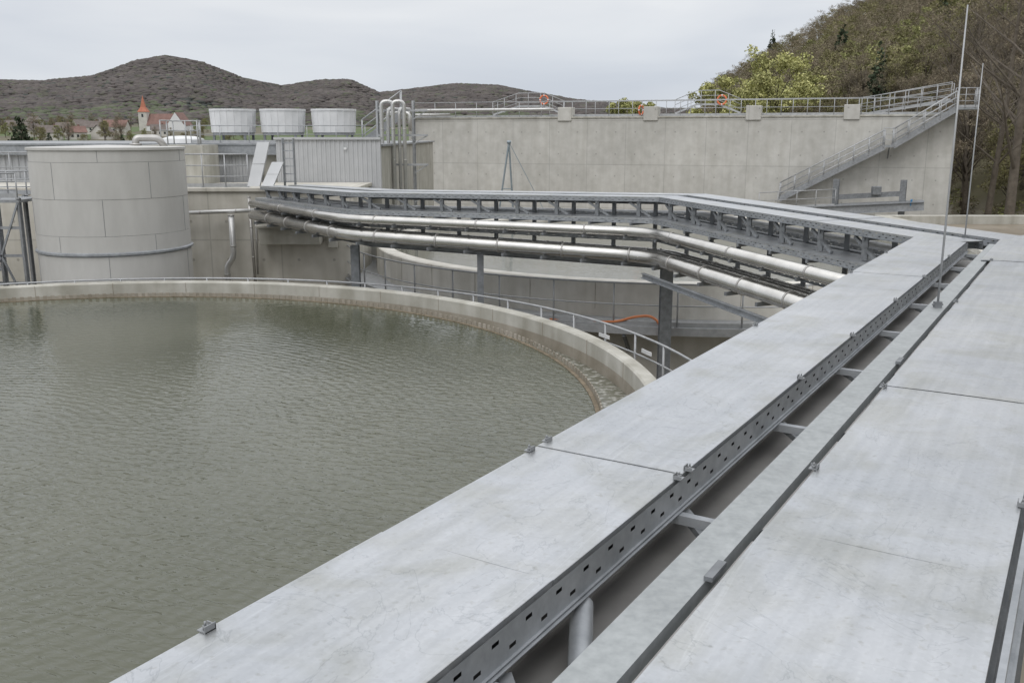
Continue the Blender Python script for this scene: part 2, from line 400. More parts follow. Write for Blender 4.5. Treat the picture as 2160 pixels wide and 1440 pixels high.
# ------------------------------------------------------------------ trees
def crown_np(clusters, nleaf, size, colors, thin=1.0, bright=(0.75,1.25)):
    cl = np.array([c[:3] for c in clusters]); cr = np.array([c[3] for c in clusters])
    k = rng.choice(len(cl), nleaf, p=cr**2/np.sum(cr**2))
    d = rng.normal(size=(nleaf,3)); d /= np.linalg.norm(d, axis=1)[:,None]
    p = cl[k] + d*(cr[k]*rng.uniform(0.35,1.15,nleaf))[:,None]*np.array([1,1,0.85])
    a = rng.normal(size=(nleaf,3)); a /= np.linalg.norm(a, axis=1)[:,None]
    b = np.cross(a, rng.normal(size=(nleaf,3))); b /= np.linalg.norm(b, axis=1)[:,None]
    s = rng.uniform(0.6,1.4,nleaf)[:,None]*size
    V = np.stack([p-a*s-b*s*thin*0.4, p+a*s*0.2-b*s*thin, p+a*s, p+b*s*thin], 1)
    cb = rng.uniform(bright[0], bright[1], len(cl))
    colr = np.array(colors)[rng.choice(len(colors), nleaf)]*cb[k][:,None]*rng.uniform(0.8,1.2,(nleaf,1))
    F = np.arange(nleaf*4).reshape(-1,4)
    return V.reshape(-1,3), F, np.repeat(colr, 4, 0)
def tree_parts(h, w, kind, nleaf, leaf, colors, thin=1.0):
    tr = MB(); cl = []
    rt = h*0.014 + 0.05
    lean = Vector((random.uniform(-.04,.04)*h, random.uniform(-.04,.04)*h, 0))
    top = 0.97 if kind == 'conifer' else 0.85
    tp = [Vector((0,0,-0.6)), Vector((0,0,h*0.15)), lean*0.5+Vector((0,0,h*0.45)), lean+Vector((0,0,h*top))]
    tr.tube(tp, [rt*1.3, rt, rt*0.65, rt*0.12], 7)
    if kind == 'conifer':
        for i in range(26):
            t = i/26; zz = h*(0.12+0.86*t); R = w/2*(1-t)**0.85+0.15
            for j in range(6 if t < 0.7 else 3):
                a = random.random()*6.28
                cl.append((math.cos(a)*R*0.62, math.sin(a)*R*0.62, zz-R*0.15, max(0.25, R*0.36)))
    else:
        nb = 24
        for i in range(nb):
            t = random.uniform(0.22, 0.97) if kind != 'willow' else random.uniform(0.1,0.96)
            a = i*2.4 + random.uniform(-.4,.4)
            prof = math.sin(math.pi*min(1, max(0.08, (t*0.9+0.02)))**0.8)
            R = w/2*(0.25+0.75*prof)*random.uniform(0.45,0.9)
            st = Vector((0,0,h*max(0.12, t*0.62))) + lean*t*0.6
            en = Vector((math.cos(a)*R, math.sin(a)*R, h*t))
            md = (st+en)/2 + Vector((0,0,h*0.03))
            tr.tube([st, md, en], [rt*0.34, rt*0.2, rt*0.06], 5)
            for q in range(5):
                e2 = en + Vector((random.uniform(-1,1), random.uniform(-1,1), random.uniform(-.4,1)))*w*0.14
                tr.tube([md.lerp(en, random.uniform(0.2,1)), e2], [rt*0.1, rt*0.03], 4)
                cl.append((e2.x, e2.y, min(e2.z, h*0.98), w*random.uniform(0.05,0.10)))
            cl.append((en.x, en.y, en.z, w*random.uniform(0.08,0.14)))
    V, F, C = crown_np(cl, nleaf, leaf, colors, thin)
    return tr, V, F, C
def make_tree(name, loc, h, w, kind, nleaf, leaf, colors, label, group=None, thin=1.0):
    t = thing(name, loc, label, 'tree', group)
    tr, V, F, C = tree_parts(h, w, kind, nleaf, leaf, colors, thin)
    tr.obj('trunk', M_bark, parent=None, org=Vector((0,0,0))).parent = t
    mesh_np('crown', V, F, C, M_leaf, parent=t)
    return t
def gz(x, y): return float(height(x, y))
YG = [(0.40,0.40,0.17),(0.46,0.45,0.21),(0.33,0.34,0.15)]
LG = [(0.225,0.23,0.10),(0.26,0.265,0.12),(0.195,0.20,0.095)]
BR = [(0.215,0.18,0.13),(0.18,0.15,0.115),(0.225,0.20,0.14)]
OL = [(0.195,0.185,0.095),(0.225,0.215,0.105),(0.18,0.16,0.10)]
DG = [(0.045,0.06,0.038),(0.06,0.078,0.048)]
for (x,y,h,w) in ((38.5,140,19.5,13),(32.2,150,15,10),(44,150,16,10),(23,205,14,8),(28,210,13.5,9)):
    make_tree('willow_tree', (x,y,gz(x,y)), h, w, 'willow', 18000, 0.14, YG, 'yellow-green leafing willow tree behind the concrete wall', 'leafing willow trees')
cf = make_tree('conifer_tree', (-47.5,92,gz(-47.5,92)), 8.6, 5.5, 'conifer', 6000, 0.16, DG, 'dark green conifer beside the village', 'dark conifers')
temps = [
 make_tree('bare_tree', (50,98,gz(50,98)), 11, 6.5, 'dec', 5200, 0.13, BR, 'brown early spring tree on the wooded slope', 'trees on the wooded slope', 0.2),
 make_tree('bare_tree', (54,112,gz(54,112)), 12.5, 7, 'dec', 5200, 0.13, BR, 'brown early spring tree on the wooded slope', 'trees on the wooded slope', 0.2),
 make_tree('leafing_tree', (51,125,gz(51,125)), 10, 7, 'dec', 5600, 0.12, OL, 'olive green leafing tree on the wooded slope', 'trees on the wooded slope', 0.45),
 make_tree('leafing_tree', (58,104,gz(58,104)), 9, 6.5, 'dec', 5600, 0.12, LG, 'bright green leafing tree on the wooded slope', 'trees on the wooded slope', 0.5),
 make_tree('conifer_tree', (118,440,gz(118,440)), 16, 7, 'conifer', 3500, 0.22, DG, 'dark conifer rising from the wooded slope', 'dark conifers'),
]
tv = []
for t in temps:
    cr = [c for c in t.children if c.name.startswith('crown')][0]
    me = cr.data; v = np.zeros(len(me.vertices)*3); me.vertices.foreach_get('co', v); v = v.reshape(-1,3)
    sel = np.arange(0, len(v)//4, 6)
    vi = (sel[:,None]*4+np.arange(4)).ravel()
    vv = v[vi].reshape(-1,4,3); ctr = vv.mean(1, keepdims=True); vv = ctr + (vv-ctr)*2.0
    ca = np.zeros(len(v)*4); me.color_attributes['Col'].data.foreach_get('color', ca); cc = ca.reshape(-1,4)[vi,:3]
    tv.append((vv.reshape(-1,3), cc))
cand = []; grid = {}
tries = 0
while len(cand) < 2200 and tries < 60000:
    tries += 1
    y = 64 + 440*random.random()**1.15
    x = float(foot(y)) + random.uniform(-1, 190)
    if x/y > 0.62 or x/y < 0.2 or (y < 80 and x < 34): continue
    dmin = 3.0+y*0.005; gk = (int(x//6), int(y//6)); ok = True
    for gi in (-1,0,1):
        for gj in (-1,0,1):
            for (a, b) in grid.get((gk[0]+gi, gk[1]+gj), ()):
                if (x-a)**2+(y-b)**2 < dmin**2: ok = False
    if ok: cand.append((x, y)); grid.setdefault(gk, []).append((x, y))
cand.sort(key=lambda q: q[1])
SV = []; SC = []
for i, (x, y) in enumerate(cand):
    z = gz(x, y)
    u = random.random()
    zone = float(fbm(x/35, y/70, 2))
    if zone > 0.42: k = 3 if u < 0.25 else 2 if u < 0.7 else 0
    else: k = 0 if u < 0.45 else 1 if u < 0.78 else 2 if u < 0.98 else 4
    if i < 110 or (y > 400 and z > 8 and i % 6 == 0):
        copy_thing(temps[k], (x, y, z-0.3), random.random()*6.28, random.uniform(0.6,1.0))
    else:
        vv, cc = tv[k]; a = random.random()*6.28; s = random.uniform(0.6,1.0)
        Rm = np.array([[math.cos(a),-math.sin(a),0],[math.sin(a),math.cos(a),0],[0,0,1]])*s
        SV.append(vv@Rm.T + np.array([x,y,z-0.3])); SC.append(cc*random.uniform(0.85,1.2))
for i in range(1500):
    y = 62 + 200*random.random()**1.3; x = float(foot(y)) + random.uniform(-2, 60)
    if x/y > 0.62 or x < 33: continue
    k = random.choice([0,2,3,2,0]); vv, cc = tv[k]; m_ = len(vv)//4; s0 = random.randrange(0, max(1, m_-160)); q = vv[s0*4:(s0+160)*4].copy()
    q = (q - q.mean(0))*np.array([0.3,0.3,0.18]); qb = q.reshape(-1,4,3); c0 = qb.mean(1, keepdims=True); q = (c0+(qb-c0)*2.0).reshape(-1,3)
    SV.append(q + np.array([x, y, gz(x,y)+0.7])); SC.append(cc[s0*4:(s0+160)*4]*random.uniform(0.75,1.05))
SV = np.concatenate(SV); SC = np.concatenate(SC)
wdo = mesh_np('hillside_wood', SV, np.arange(len(SV)).reshape(-1,4), SC, M_leaf)
tag(wdo, 'mixed early spring wood covering the steep slope', 'wood', kind='stuff')
def bare_tree(loc, h, r0=0.34):
    t = thing('bare_tree', loc, 'tall leafless tree with twigs at the foot of the slope', 'tree', 'tall leafless trees')
    mb = MB(); tw = MB()
    def br(p, d, L, r, dep):
        pts = [p]; dd = d.copy(); rads = [r]
        for i in range(4):
            dd = (dd + Vector((random.uniform(-.16,.16), random.uniform(-.16,.16), random.uniform(-.02,.12)))*(0.4 if dep == 0 else 1)).normalized()
            pts.append(pts[-1] + dd*L/4); rads.append(r*(1-0.75*(i+1)/4))
        (mb if dep < 2 else tw).tube(pts, rads, 7 if dep < 2 else 4, cap=False)
        if dep < 4:
            nb = 15 if dep == 0 else 6 if dep == 1 else 5 if dep == 2 else 4
            for i in range(nb):
                q = random.uniform(0.25, 1.0); ii = min(3, int(q*4)); pp = pts[ii].lerp(pts[ii+1], q*4-ii)
                a = random.random()*6.28; sd = Vector((math.cos(a), math.sin(a), random.uniform(0.2,0.7)))
                br(pp, (dd*0.35+sd).normalized(), L*random.uniform(0.28,0.42), max(0.012, r*(1-q*0.7)*0.4), dep+1)
    br(Vector(loc)-Vector((0,0,0.5)), Vector((0.02,0,1)), h, r0, 0)
    mb.obj('trunk', M_bark, t); tw.obj('crown', M_bark, t)
bare_tree((30.6,57.5,gz(30.6,57.5)), 19)
bare_tree((33.5,66,gz(33.5,66)), 17, 0.25)

# ------------------------------------------------------------------ generic builders
def resample(path, sp):
    path = [Vector(p) for p in path]
    L = [0]
    for a, b in zip(path, path[1:]): L.append(L[-1] + (b-a).length)
    k = max(1, round(L[-1]/sp)); out = []
    for i in range(k+1):
        t = L[-1]*i/k; j = 0
        while j < len(L)-2 and L[j+1] < t: j += 1
        seg = L[j+1]-L[j]; out.append(path[j].lerp(path[j+1], (t-L[j])/seg if seg else 0))
    return out
def railing(path, label, h=1.1, sp=1.5, rails=(1.0,0.5), toe=True, r=0.024, mat=None, group='galvanised railings', parent=None):
    mat = mat or M_rail
    path = [Vector(p) for p in path]
    t = parent or thing('railing', path[len(path)//2], label, 'railing', group)
    for i, f in enumerate(rails):
        mb = MB(); mb.tube([p+Vector((0,0,h*f)) for p in path], r if i == 0 else r*0.75, 6)
        mb.obj('handrail' if i == 0 else 'knee_rail', mat, t)
    if toe:
        mb = MB()
        for a, b in zip(path, path[1:]): mb.beam(a+Vector((0,0,0.07)), b+Vector((0,0,0.07)), 0.012, 0.12)
        mb.obj('toe_board', mat, t)
    for p in resample(path, sp):
        mb = MB(); mb.tube([p+Vector((0,0,-0.05)), p+Vector((0,0,h))], r, 6)
        mb.box((p.x-.05,p.y-.05,p.z-.02),(p.x+.05,p.y+.05,p.z+.015))
        mb.obj('post', mat, t)
    return t
def arc(c, R, a0, a1, z, n=40):
    return [Vector((c[0]+R*math.cos(math.radians(a0+(a1-a0)*i/n)), c[1]+R*math.sin(math.radians(a0+(a1-a0)*i/n)), z)) for i in range(n+1)]
def fillet(pts, rad, n=6):
    pts = [Vector(p) for p in pts]; out = [pts[0]]
    for i in range(1, len(pts)-1):
        a, b, c = pts[i-1], pts[i], pts[i+1]
        r = min(rad, (a-b).length*0.45, (c-b).length*0.45)
        p = b+(a-b).normalized()*r; q = b+(c-b).normalized()*r
        for k in range(n+1):
            t = k/n; out.append(p*(1-t)**2 + b*2*t*(1-t) + q*t*t)
    out.append(pts[-1]); return out
def pipe(pts, r, label, mat=None, rad=0.4, rings=2.5, group=None, name='pipe', n=16):
    mat = mat or M_steel
    path = fillet(pts, rad)
    t = thing(name, path[0], label, 'pipe', group)
    mb = MB(); mb.tube(path, r, n); mb.obj('pipe_run', mat, t)
    if rings:
        rp = resample(path, rings)
        for a, b in zip(rp, rp[1:]):
            d = (b-a).normalized(); m_ = MB()
            m_.tube([a-d*0.02, a+d*0.02], r*1.12, n); m_.obj('pipe_collar', M_steelm, t)
    return t

# ------------------------------------------------------------------ round basins
def basin(c, R, zr, zw, walk_z, label, launder=True, n=160, wmat=None, cmat=None, th=0.39):
    cmat = cmat or M_conc
    t = thing('round_basin', (c[0],c[1],GZ), label, 'clarifier basin', 'round concrete basins')
    mb = MB(); mb.revolve(c, [(R,GZ-0.3),(R,zr-0.03),(R-0.03,zr),(R-th+0.03,zr),(R-th,zr-0.03),(R-th,GZ-0.3)], n=n)
    for i in range(36):
        a = 2*math.pi*i/36
        for r_ in (R+0.001, R-th-0.001):
            p = Vector((c[0]+r_*math.cos(a), c[1]+r_*math.sin(a), 0)); mb.beam(p+Vector((0,0,zr-0.75)), p+Vector((0,0,zr-0.02)), 0.012, 0.012, m=1)
    if launder:
        mb.revolve(c, [(R-th-0.003,zw-0.3),(R-th-0.003,zw-0.03),(R-th-0.006,zw-0.03),(R-th-0.006,zw-0.3)], n=n, m=1)
    mb.obj('basin_wall', [cmat, M_concdark], t)
    wi = R-1.08
    if launder:
        mb = MB(); mb.revolve(c, [(R-th-0.008,zw-0.55),(R-th-0.008,zw-0.6),(wi,zw-0.6),(wi,zw-0.55)], n=n)
        mb.obj('launder_floor', M_concdark, t)
        mb = MB(); mb.revolve(c, [(wi+0.07,zw-0.6),(wi+0.07,zw+0.012),(wi,zw+0.012),(wi,zw-0.6)], n=n, m=0)
        N_ = 360
        for i in range(N_):
            a0 = 2*math.pi*i/N_; a1 = 2*math.pi*(i+0.5)/N_; rr_ = wi+0.075
            if 150 < math.degrees(a0) < 340: continue
            p = [(c[0]+rr_*math.cos(a), c[1]+rr_*math.sin(a)) for a in (a0, a1)]
            q = [(c[0]+(rr_+.02)*math.cos(a), c[1]+(rr_+.02)*math.sin(a)) for a in (a0, a1)]
            mb.add([(p[0][0],p[0][1],zw-0.12),(p[1][0],p[1][1],zw-0.12),(p[1][0],p[1][1],zw+0.10),(p[0][0],p[0][1],zw+0.10),
                    (q[0][0],q[0][1],zw-0.12),(q[1][0],q[1][1],zw-0.12),(q[1][0],q[1][1],zw+0.10),(q[0][0],q[0][1],zw+0.10)],
                   [(0,1,2,3),(7,6,5,4),(0,4,5,1),(1,5,6,2),(2,6,7,3),(3,7,4,0)], m=1)
        mb.obj('weir', [M_weir, M_concdark], t)
    rw = wi if launder else R-th-0.002
    mb = MB(); k = 96
    mb.v = [(c[0]+rw*math.cos(2*math.pi*i/k), c[1]+rw*math.sin(2*math.pi*i/k), zw) for i in range(k)]
    mb.f = [tuple(range(k))]; mb.m = [0]; mb.sm = [False]
    w = mb.obj('water', wmat or M_water); tag(w, None, None, kind='structure')
    if launder:
        mb = MB(); mb.revolve(c, [(wi+0.071,zw-0.25),(R-th-0.010,zw-0.25),(R-th-0.010,zw-0.26),(wi+0.071,zw-0.26)], n=n, smooth=False)
        w = mb.obj('water', M_foam); tag(w, None, None, kind='structure')
    mb = MB(); mb.revolve(c, [(R+0.002,walk_z-0.2),(R+0.002,walk_z),(R+1.2,walk_z),(R+1.2,walk_z-0.2)], n=n, smooth=False)
    mb.obj('walkway', M_rail, t)
    mb = MB()
    for i in range(24):
        a = 2*math.pi*i/24; p = Vector((c[0]+(R+1.1)*math.cos(a), c[1]+(R+1.1)*math.sin(a), 0)); q = Vector((c[0]+R*math.cos(a), c[1]+R*math.sin(a), 0))
        mb.beam(p+Vector((0,0,walk_z-0.25)), q+Vector((0,0,walk_z-0.9)), 0.08, 0.08)
    mb.obj('walkway_bracket', M_galvd, t)
    return t
C1 = (-8.54, 13.46); C2 = (6.0, 35.0)
basin(C1, 10.86, -3.74, -4.00, -5.0, 'round concrete clarifier basin full of green-grey water', th=0.27)
basin(C2, 11.0, -3.80, -4.02, -4.75, 'round concrete clarifier basin behind the pipe bridge', launder=False, cmat=M_conclit,
      wmat=water_mat('pale_basin_water', (0.13,0.13,0.105), (0.17,0.17,0.14), 0.02), th=0.5)
r1 = railing(arc(C1, 11.9, -22, 145, -5.0, 70), 'curved galvanised railing around the clarifier basin', h=1.16, sp=1.15, r=0.024, rails=(1.0,0.66,0.33))
for a in (4, 12, 20, 28):
    p = Vector((C1[0]+11.86*math.cos(math.radians(a)), C1[1]+11.86*math.sin(math.radians(a)), -4.10)); tdir = Vector((-math.sin(math.radians(a)), math.cos(math.radians(a)), 0))
    mb = MB(); mb.beam(p-tdir*0.2, p+tdir*0.2, 0.01, 0.08); mb.obj('marker_plate', M_white, r1)
railing(arc(C2, 12.1, 185, 330, -4.75, 70), 'curved galvanised railing around the second basin', h=1.1, sp=1.6, rails=(1.0,0.5), r=0.024)
rc_ = thing('inlet_channel', (33,40,GZ), 'low rectangular concrete channel with brown water beside the tall wall', 'concrete channel')
mb = MB(); mb.box((17.5,44.6,GZ),(60,45.1,-3.75)); mb.box((17.5,25,GZ),(18.0,44.6,-3.75)); mb.obj('channel_wall', M_conc, rc_, bevel=0.02)
mb = MB(); mb.v = [(18,25,-4.15),(60,25,-4.15),(60,44.6,-4.15),(18,44.6,-4.15)]; mb.f = [(0,1,2,3)]; mb.m = [0]; mb.sm = [False]
tag(mb.obj('water', pbr('brown_settling_water', (0.17,0.14,0.10), (0.24,0.20,0.15), 0.3, scale=0.8)), None, None, kind='structure')
hp = [(1.0,24.0,-4.71),(1.9,23.65,-4.70),(2.7,23.35,-4.66),(3.1,23.2,-4.50),(3.5,23.15,-4.46),(3.72,23.0,-4.6),(3.75,22.75,-5.2),(3.75,22.75,-5.9)]
mb = MB(); mb.tube(fillet(hp, 0.4), 0.034, 8); tag(mb.obj('hose', M_hose), 'orange hose hanging over the basin walkway', 'hose')

# ------------------------------------------------------------------ near covered trays (run A)
dA = (0.524, 0.8517)
def A(s, w, z): return Vector((s*dA[0]+w*dA[1], s*dA[1]-w*dA[0], z))
ZC = -1.4
def cover_panel(P, s0, s1, w0, w1, z, parent, s1b=None, ns=None, gap=0.0025, lip=0.028):
    mb = MB(); s1b = s1 if s1b is None else s1b
    ns = ns or max(2, int((s1-s0)/0.12)); nw = 7
    g = []
    for i in range(ns+1):
        for j in range(nw+1):
            fw = j/nw; e = s1 + (s1b-s1)*fw
            s = s0+gap + (e-gap-s0-gap)*i/ns; w = w0+(w1-w0)*fw
            p = P(s, w, 0)
            q = noise.noise(Vector((p.x*1.3, p.y*1.3, 3.1)))*0.008*math.sin(math.pi*fw)
            g.append(P(s, w, z+q))
    fs = [(i*(nw+1)+j, (i+1)*(nw+1)+j, (i+1)*(nw+1)+j+1, i*(nw+1)+j+1) for i in range(ns) for j in range(nw)]
    mb.add(g, fs, 0, True)
    for w, e in ((w0, s1), (w1, s1b)):
        mb.beam(P(s0+gap, w, z-lip/2), P(e-gap, w, z-lip/2), 0.003, lip-0.001)
    mb.beam(P(s0+gap, w0, z-0.005), P(s0+gap, w1, z-0.005), 0.002, 0.008)
    mb.beam(P(s1-gap, w0, z-0.005), P(s1b-gap, w1, z-0.005), 0.002, 0.008)
    return mb.obj('cover', [M_cover, M_galvd], parent)
def perf(mb, p0, p1, h, pitch=0.1, slot=0.028, fl=0.02, side=1):
    p0 = Vector(p0); p1 = Vector(p1); d = p1-p0; L = d.length; d.normalize()
    per = max(1, int(L/pitch)); pt = L/per
    sc = slot; g = (pt-2*sc)/2
    xs = []
    for i in range(per):
        xs += [i*pt, i*pt+g, i*pt+g+sc, i*pt+2*g+sc]
    xs.append(L)
    zs = [0, 0.22, 0.33, 0.60, 0.71, 1.0]
    o = len(mb.v)
    for x in xs:
        for z in zs:
            p = p0+d*x; mb.v.append((p.x, p.y, p.z-z*h))
    for i in range(len(xs)-1):
        for j in range(5):
            if j == 1 and i % 4 == 1: continue
            if j == 3 and i % 4 == 3: continue
            mb.f.append((o+i*6+j, o+(i+1)*6+j, o+(i+1)*6+j+1, o+i*6+j+1)); mb.m.append(0); mb.sm.append(False)
    n = Vector((d.y, -d.x, 0)).normalized()*side
    for z, wd_ in ((-h, fl), (-h*0.93, fl*0.5)):
        mb.beam(p0+n*wd_/2+Vector((0,0,z)), p1+n*wd_/2+Vector((0,0,z)), wd_, 0.003)

clm = MB()
clm.box((-0.02,-0.018,0.0),(0.02,0.018,0.004)); clm.box((-0.02,0.014,-0.045),(0.02,0.018,0.022)); clm.box((-0.02,-0.018,0.004),(-0.016,0.018,0.016))
clm.tube([(0.004,0,0.004),(0.004,0,0.016)], 0.008, 6); clm.tube([(0.004,0,0.016),(0.004,0,0.028)], 0.004, 6)
cl_o = clm.obj('clamp', M_grey, org=Vector((0,0,0)))
clamp_data = cl_o.data; bpy.data.objects.remove(cl_o)
def clamp(p, rot, parent):
    o = bpy.data.objects.new('clamp', clamp_data); col.objects.link(o); o.parent = parent
    o.location = Vector(p)-parent.location; o.rotation_euler = (0,0,rot)
angA = math.atan2(dA[1], dA[0])

tl = thing('cable_tray', A(3,-1.68,-1.55), 'flat galvanised cover sheets on a perforated cable tray above the basin', 'cable tray', 'covered cable trays')
js = [-0.9, 0.24, 2.42, 3.54, 6.84, 10.14, 14.14]
for i, (a, b) in enumerate(zip(js, js[1:])):
    last = i == len(js)-2
    cover_panel(A, a, b, -2.04, -1.335, ZC + (0.003 if i % 2 else 0), tl, s1b=(13.78 if last else None))
for w, sd in ((-1.318,1),(-2.03,-1)):
    mb = MB(); perf(mb, A(-0.9,w,ZC-0.004), A(13.85,w,ZC-0.004), 0.125, pitch=0.19, slot=0.038, side=sd); mb.obj('side_rail', M_galv, tl)
mb = MB(); mb.beam(A(-0.9,-1.68,ZC-0.12), A(13.8,-1.68,ZC-0.12), 0.69, 0.004); mb.obj('tray_floor', M_gapshade, tl)
for s in (0.30, 1.62, 3.46, 3.62, 6.80, 10.06, 12.0):
    clamp(A(s,-2.035,ZC+0.004), angA+math.pi, tl)
for s in (0.95, 3.48, 3.60, 5.4, 6.80, 8.5, 10.1, 12.0):
    clamp(A(s,-1.325,ZC+0.004), angA, tl)

tr_ = thing('cable_tray', A(3,-0.5,-1.55), 'wide galvanised cover sheets on a cable tray beside the support rail', 'cable tray', 'covered cable trays')
js = [-0.9, 0.6, 3.2, 5.5, 8.7, 11.9]
for i, (a, b) in enumerate(zip(js, js[1:])):
    cover_panel(A, a, b, -0.87, -0.09, ZC + (0.003 if i % 2 else 0), tr_)
cover_panel(A, 11.9, 14.35, -0.98, -0.09, ZC+0.003, tr_, s1b=17.6)
for w, sd in ((-0.862,-1),(-0.098,1)):
    mb = MB(); perf(mb, A(-0.9,w,ZC-0.004), A(14.2,w,ZC-0.004), 0.125, pitch=0.19, slot=0.038, side=sd); mb.obj('side_rail', M_galv, tr_)
mb = MB(); mb.beam(A(-0.9,-0.48,ZC-0.12), A(14.2,-0.48,ZC-0.12), 0.75, 0.004); mb.obj('tray_floor', M_gapshade, tr_)
for s in (1.05, 3.9, 5.45, 8.7, 11.9):
    clamp(A(s,-0.876,ZC+0.004), angA+math.pi, tr_)
for s in (3.9, 5.6, 8.7):
    clamp(A(s,-0.085,ZC+0.004), angA, tr_)

sc_ = thing('support_rail', A(5,-0.97,-1.46), 'matt galvanised steel channel running between two cable trays', 'steel rail')
mb = MB(); mb.beam(A(-0.9,-0.995,ZC-0.018), A(13.9,-0.995,ZC-0.018), 0.145, 0.006)
mb.beam(A(-0.9,-1.066,ZC-0.045), A(13.9,-1.066,ZC-0.045), 0.005, 0.05); mb.beam(A(-0.9,-0.925,ZC-0.045), A(13.9,-0.925,ZC-0.045), 0.005, 0.05)
mb.obj('channel', M_zinc, sc_)
for s in (2.75, 6.2):
    mb = MB(); mb.beam(A(s-0.05,-0.914,ZC-0.006), A(s+0.09,-0.914,ZC-0.006), 0.03, 0.016); mb.obj('joint_plate', M_galvd, sc_)

rk = thing('pipe_rack', A(7,-1.0,GZ), 'galvanised steel frame carrying the near cable trays', 'steel rack')
s = 0.55
while s < 14:
    mb = MB(); mb.beam(A(s,-2.05,ZC-0.155), A(s,0.35,ZC-0.155), 0.041, 0.04); mb.obj('cross_arm', M_galv, rk)
    mb = MB(); mb.beam(A(s+0.10,-1.32,ZC-0.17), A(s-0.18,-1.04,ZC-0.22), 0.045, 0.03); mb.obj('angle_bracket', M_galvd, rk)
    s += 1.45
for w in (-1.95, -0.15):
    mb = MB(); mb.hbeam(A(-0.9,w,-2.25), A(14.6,w,-2.25), 0.12, 0.24); mb.obj('main_beam', M_galvd, rk)
for s in (-0.6, 6.5, 13.9):
    for w in (-1.95, -0.15):
        mb = MB(); mb.hbeam(A(s,w,GZ), A(s,w,-2.37), 0.24, 0.24, t=0.02); mb.obj('column', M_galvd, rk)
lt = thing('cable_tray', A(5,-1.35,-1.75), 'lower cable tray with grey sheet covers under the rack', 'cable tray', 'covered cable trays')
mb = MB(); mb.beam(A(-0.9,-1.35,-1.70), A(14.3,-1.35,-1.70), 0.95, 0.004); mb.beam(A(-0.9,-1.827,-1.74), A(14.3,-1.827,-1.74), 0.004, 0.08); mb.beam(A(-0.9,-0.873,-1.74), A(14.3,-0.873,-1.74), 0.004, 0.08)
mb.beam(A(-0.9,-1.25,-1.690), A(14.3,-1.25,-1.690), 0.02, 0.016); mb.beam(A(-0.9,-1.44,-1.690), A(14.3,-1.44,-1.690), 0.02, 0.016); mb.obj('cover', M_steelm, lt)
mb = MB()
mb.tube([A(2.34,-1.19,-1.635), A(2.62,-1.33,-1.575)], 0.040, 20, cap=False); mb.tube([A(2.341,-1.1905,-1.635), A(2.61,-1.325,-1.577)], 0.034, 20, m=1, cap=False)
tag(mb.obj('conduit', [M_galv, M_gapshade]), 'short open galvanised conduit between the trays', 'conduit')
orl = thing('support_rail', A(3,0.0,-1.5), 'slotted galvanised rail along the edge of the tray', 'steel rail')
mb = MB(); perf(mb, A(-0.5,-0.045,ZC+0.0), A(14,-0.045,ZC+0.0), 0.10, pitch=0.2, slot=0.04, side=1); mb.beam(A(-0.5,-0.055,ZC+0.0), A(14,-0.055,ZC+0.0), 0.02, 0.003); mb.obj('channel', M_galv, orl)
pipe([A(-1,0.22,-1.92), A(14,0.22,-1.92)], 0.15, 'wide stainless pipe beside the cable tray', rings=1.7)
def rod(x, y, zb, zt):
    t = thing('lightning_rod', (x,y,zb), 'thin upright aluminium lightning rod clamped to the tray', 'lightning rod', 'lightning rods')
    mb = MB(); mb.tube([(x,y,zb+0.01),(x,y,zb+(zt-zb)*0.55),(x,y,zt)], [0.010,0.009,0.006], 8); mb.obj('rod', M_rail, t)
    mb = MB(); mb.box((x-.03,y-.02,zb),(x+.03,y+.02,zb+0.05)); mb.tube([(x-.045,y,zb+.025),(x+.045,y,zb+.025)],0.007,6); mb.obj('base_clamp', M_galvd, t)
p = A(8.44,-0.985,0); rod(p.x, p.y, ZC-0.014, 1.0)
rod(6.38, 13.1, ZC-0.02, 0.95)

# ------------------------------------------------------------------ pipe bridge (runs B, C, D)
ND = [Vector((5.70+0.15,13.1-0.58,0)), Vector((3.43,21.9,0)), Vector((-4.18,24.4,0)), Vector((-8.15,30.4,0))]
def off(w, zs):
    out = []; ns_ = []
    for a, b in zip(ND, ND[1:]):
        d = (b-a).normalized(); ns_.append(Vector((d.y,-d.x,0)))
    for i, p in enumerate(ND):
        if i == 0: n_ = ns_[0]; k = 1
        elif i == len(ND)-1: n_ = ns_[-1]; k = 1
        else:
            n_ = (ns_[i-1]+ns_[i]).normalized(); k = 1/n_.dot(ns_[i])
        q = p + n_*w*k; out.append(Vector((q.x,q.y,zs[i])))
    return out
def seglerp(w, zs, i, t):
    o = off(w, zs); return o[i].lerp(o[i+1], t)
ZT = [-1.408,-1.408,-1.45,-1.60]; Z2 = [-1.90,-1.90,-1.88,-1.97]; ZP = [-2.2,-2.2,-2.1,-2.15]; ZQ = [-2.76,-2.76,-2.50,-2.52]
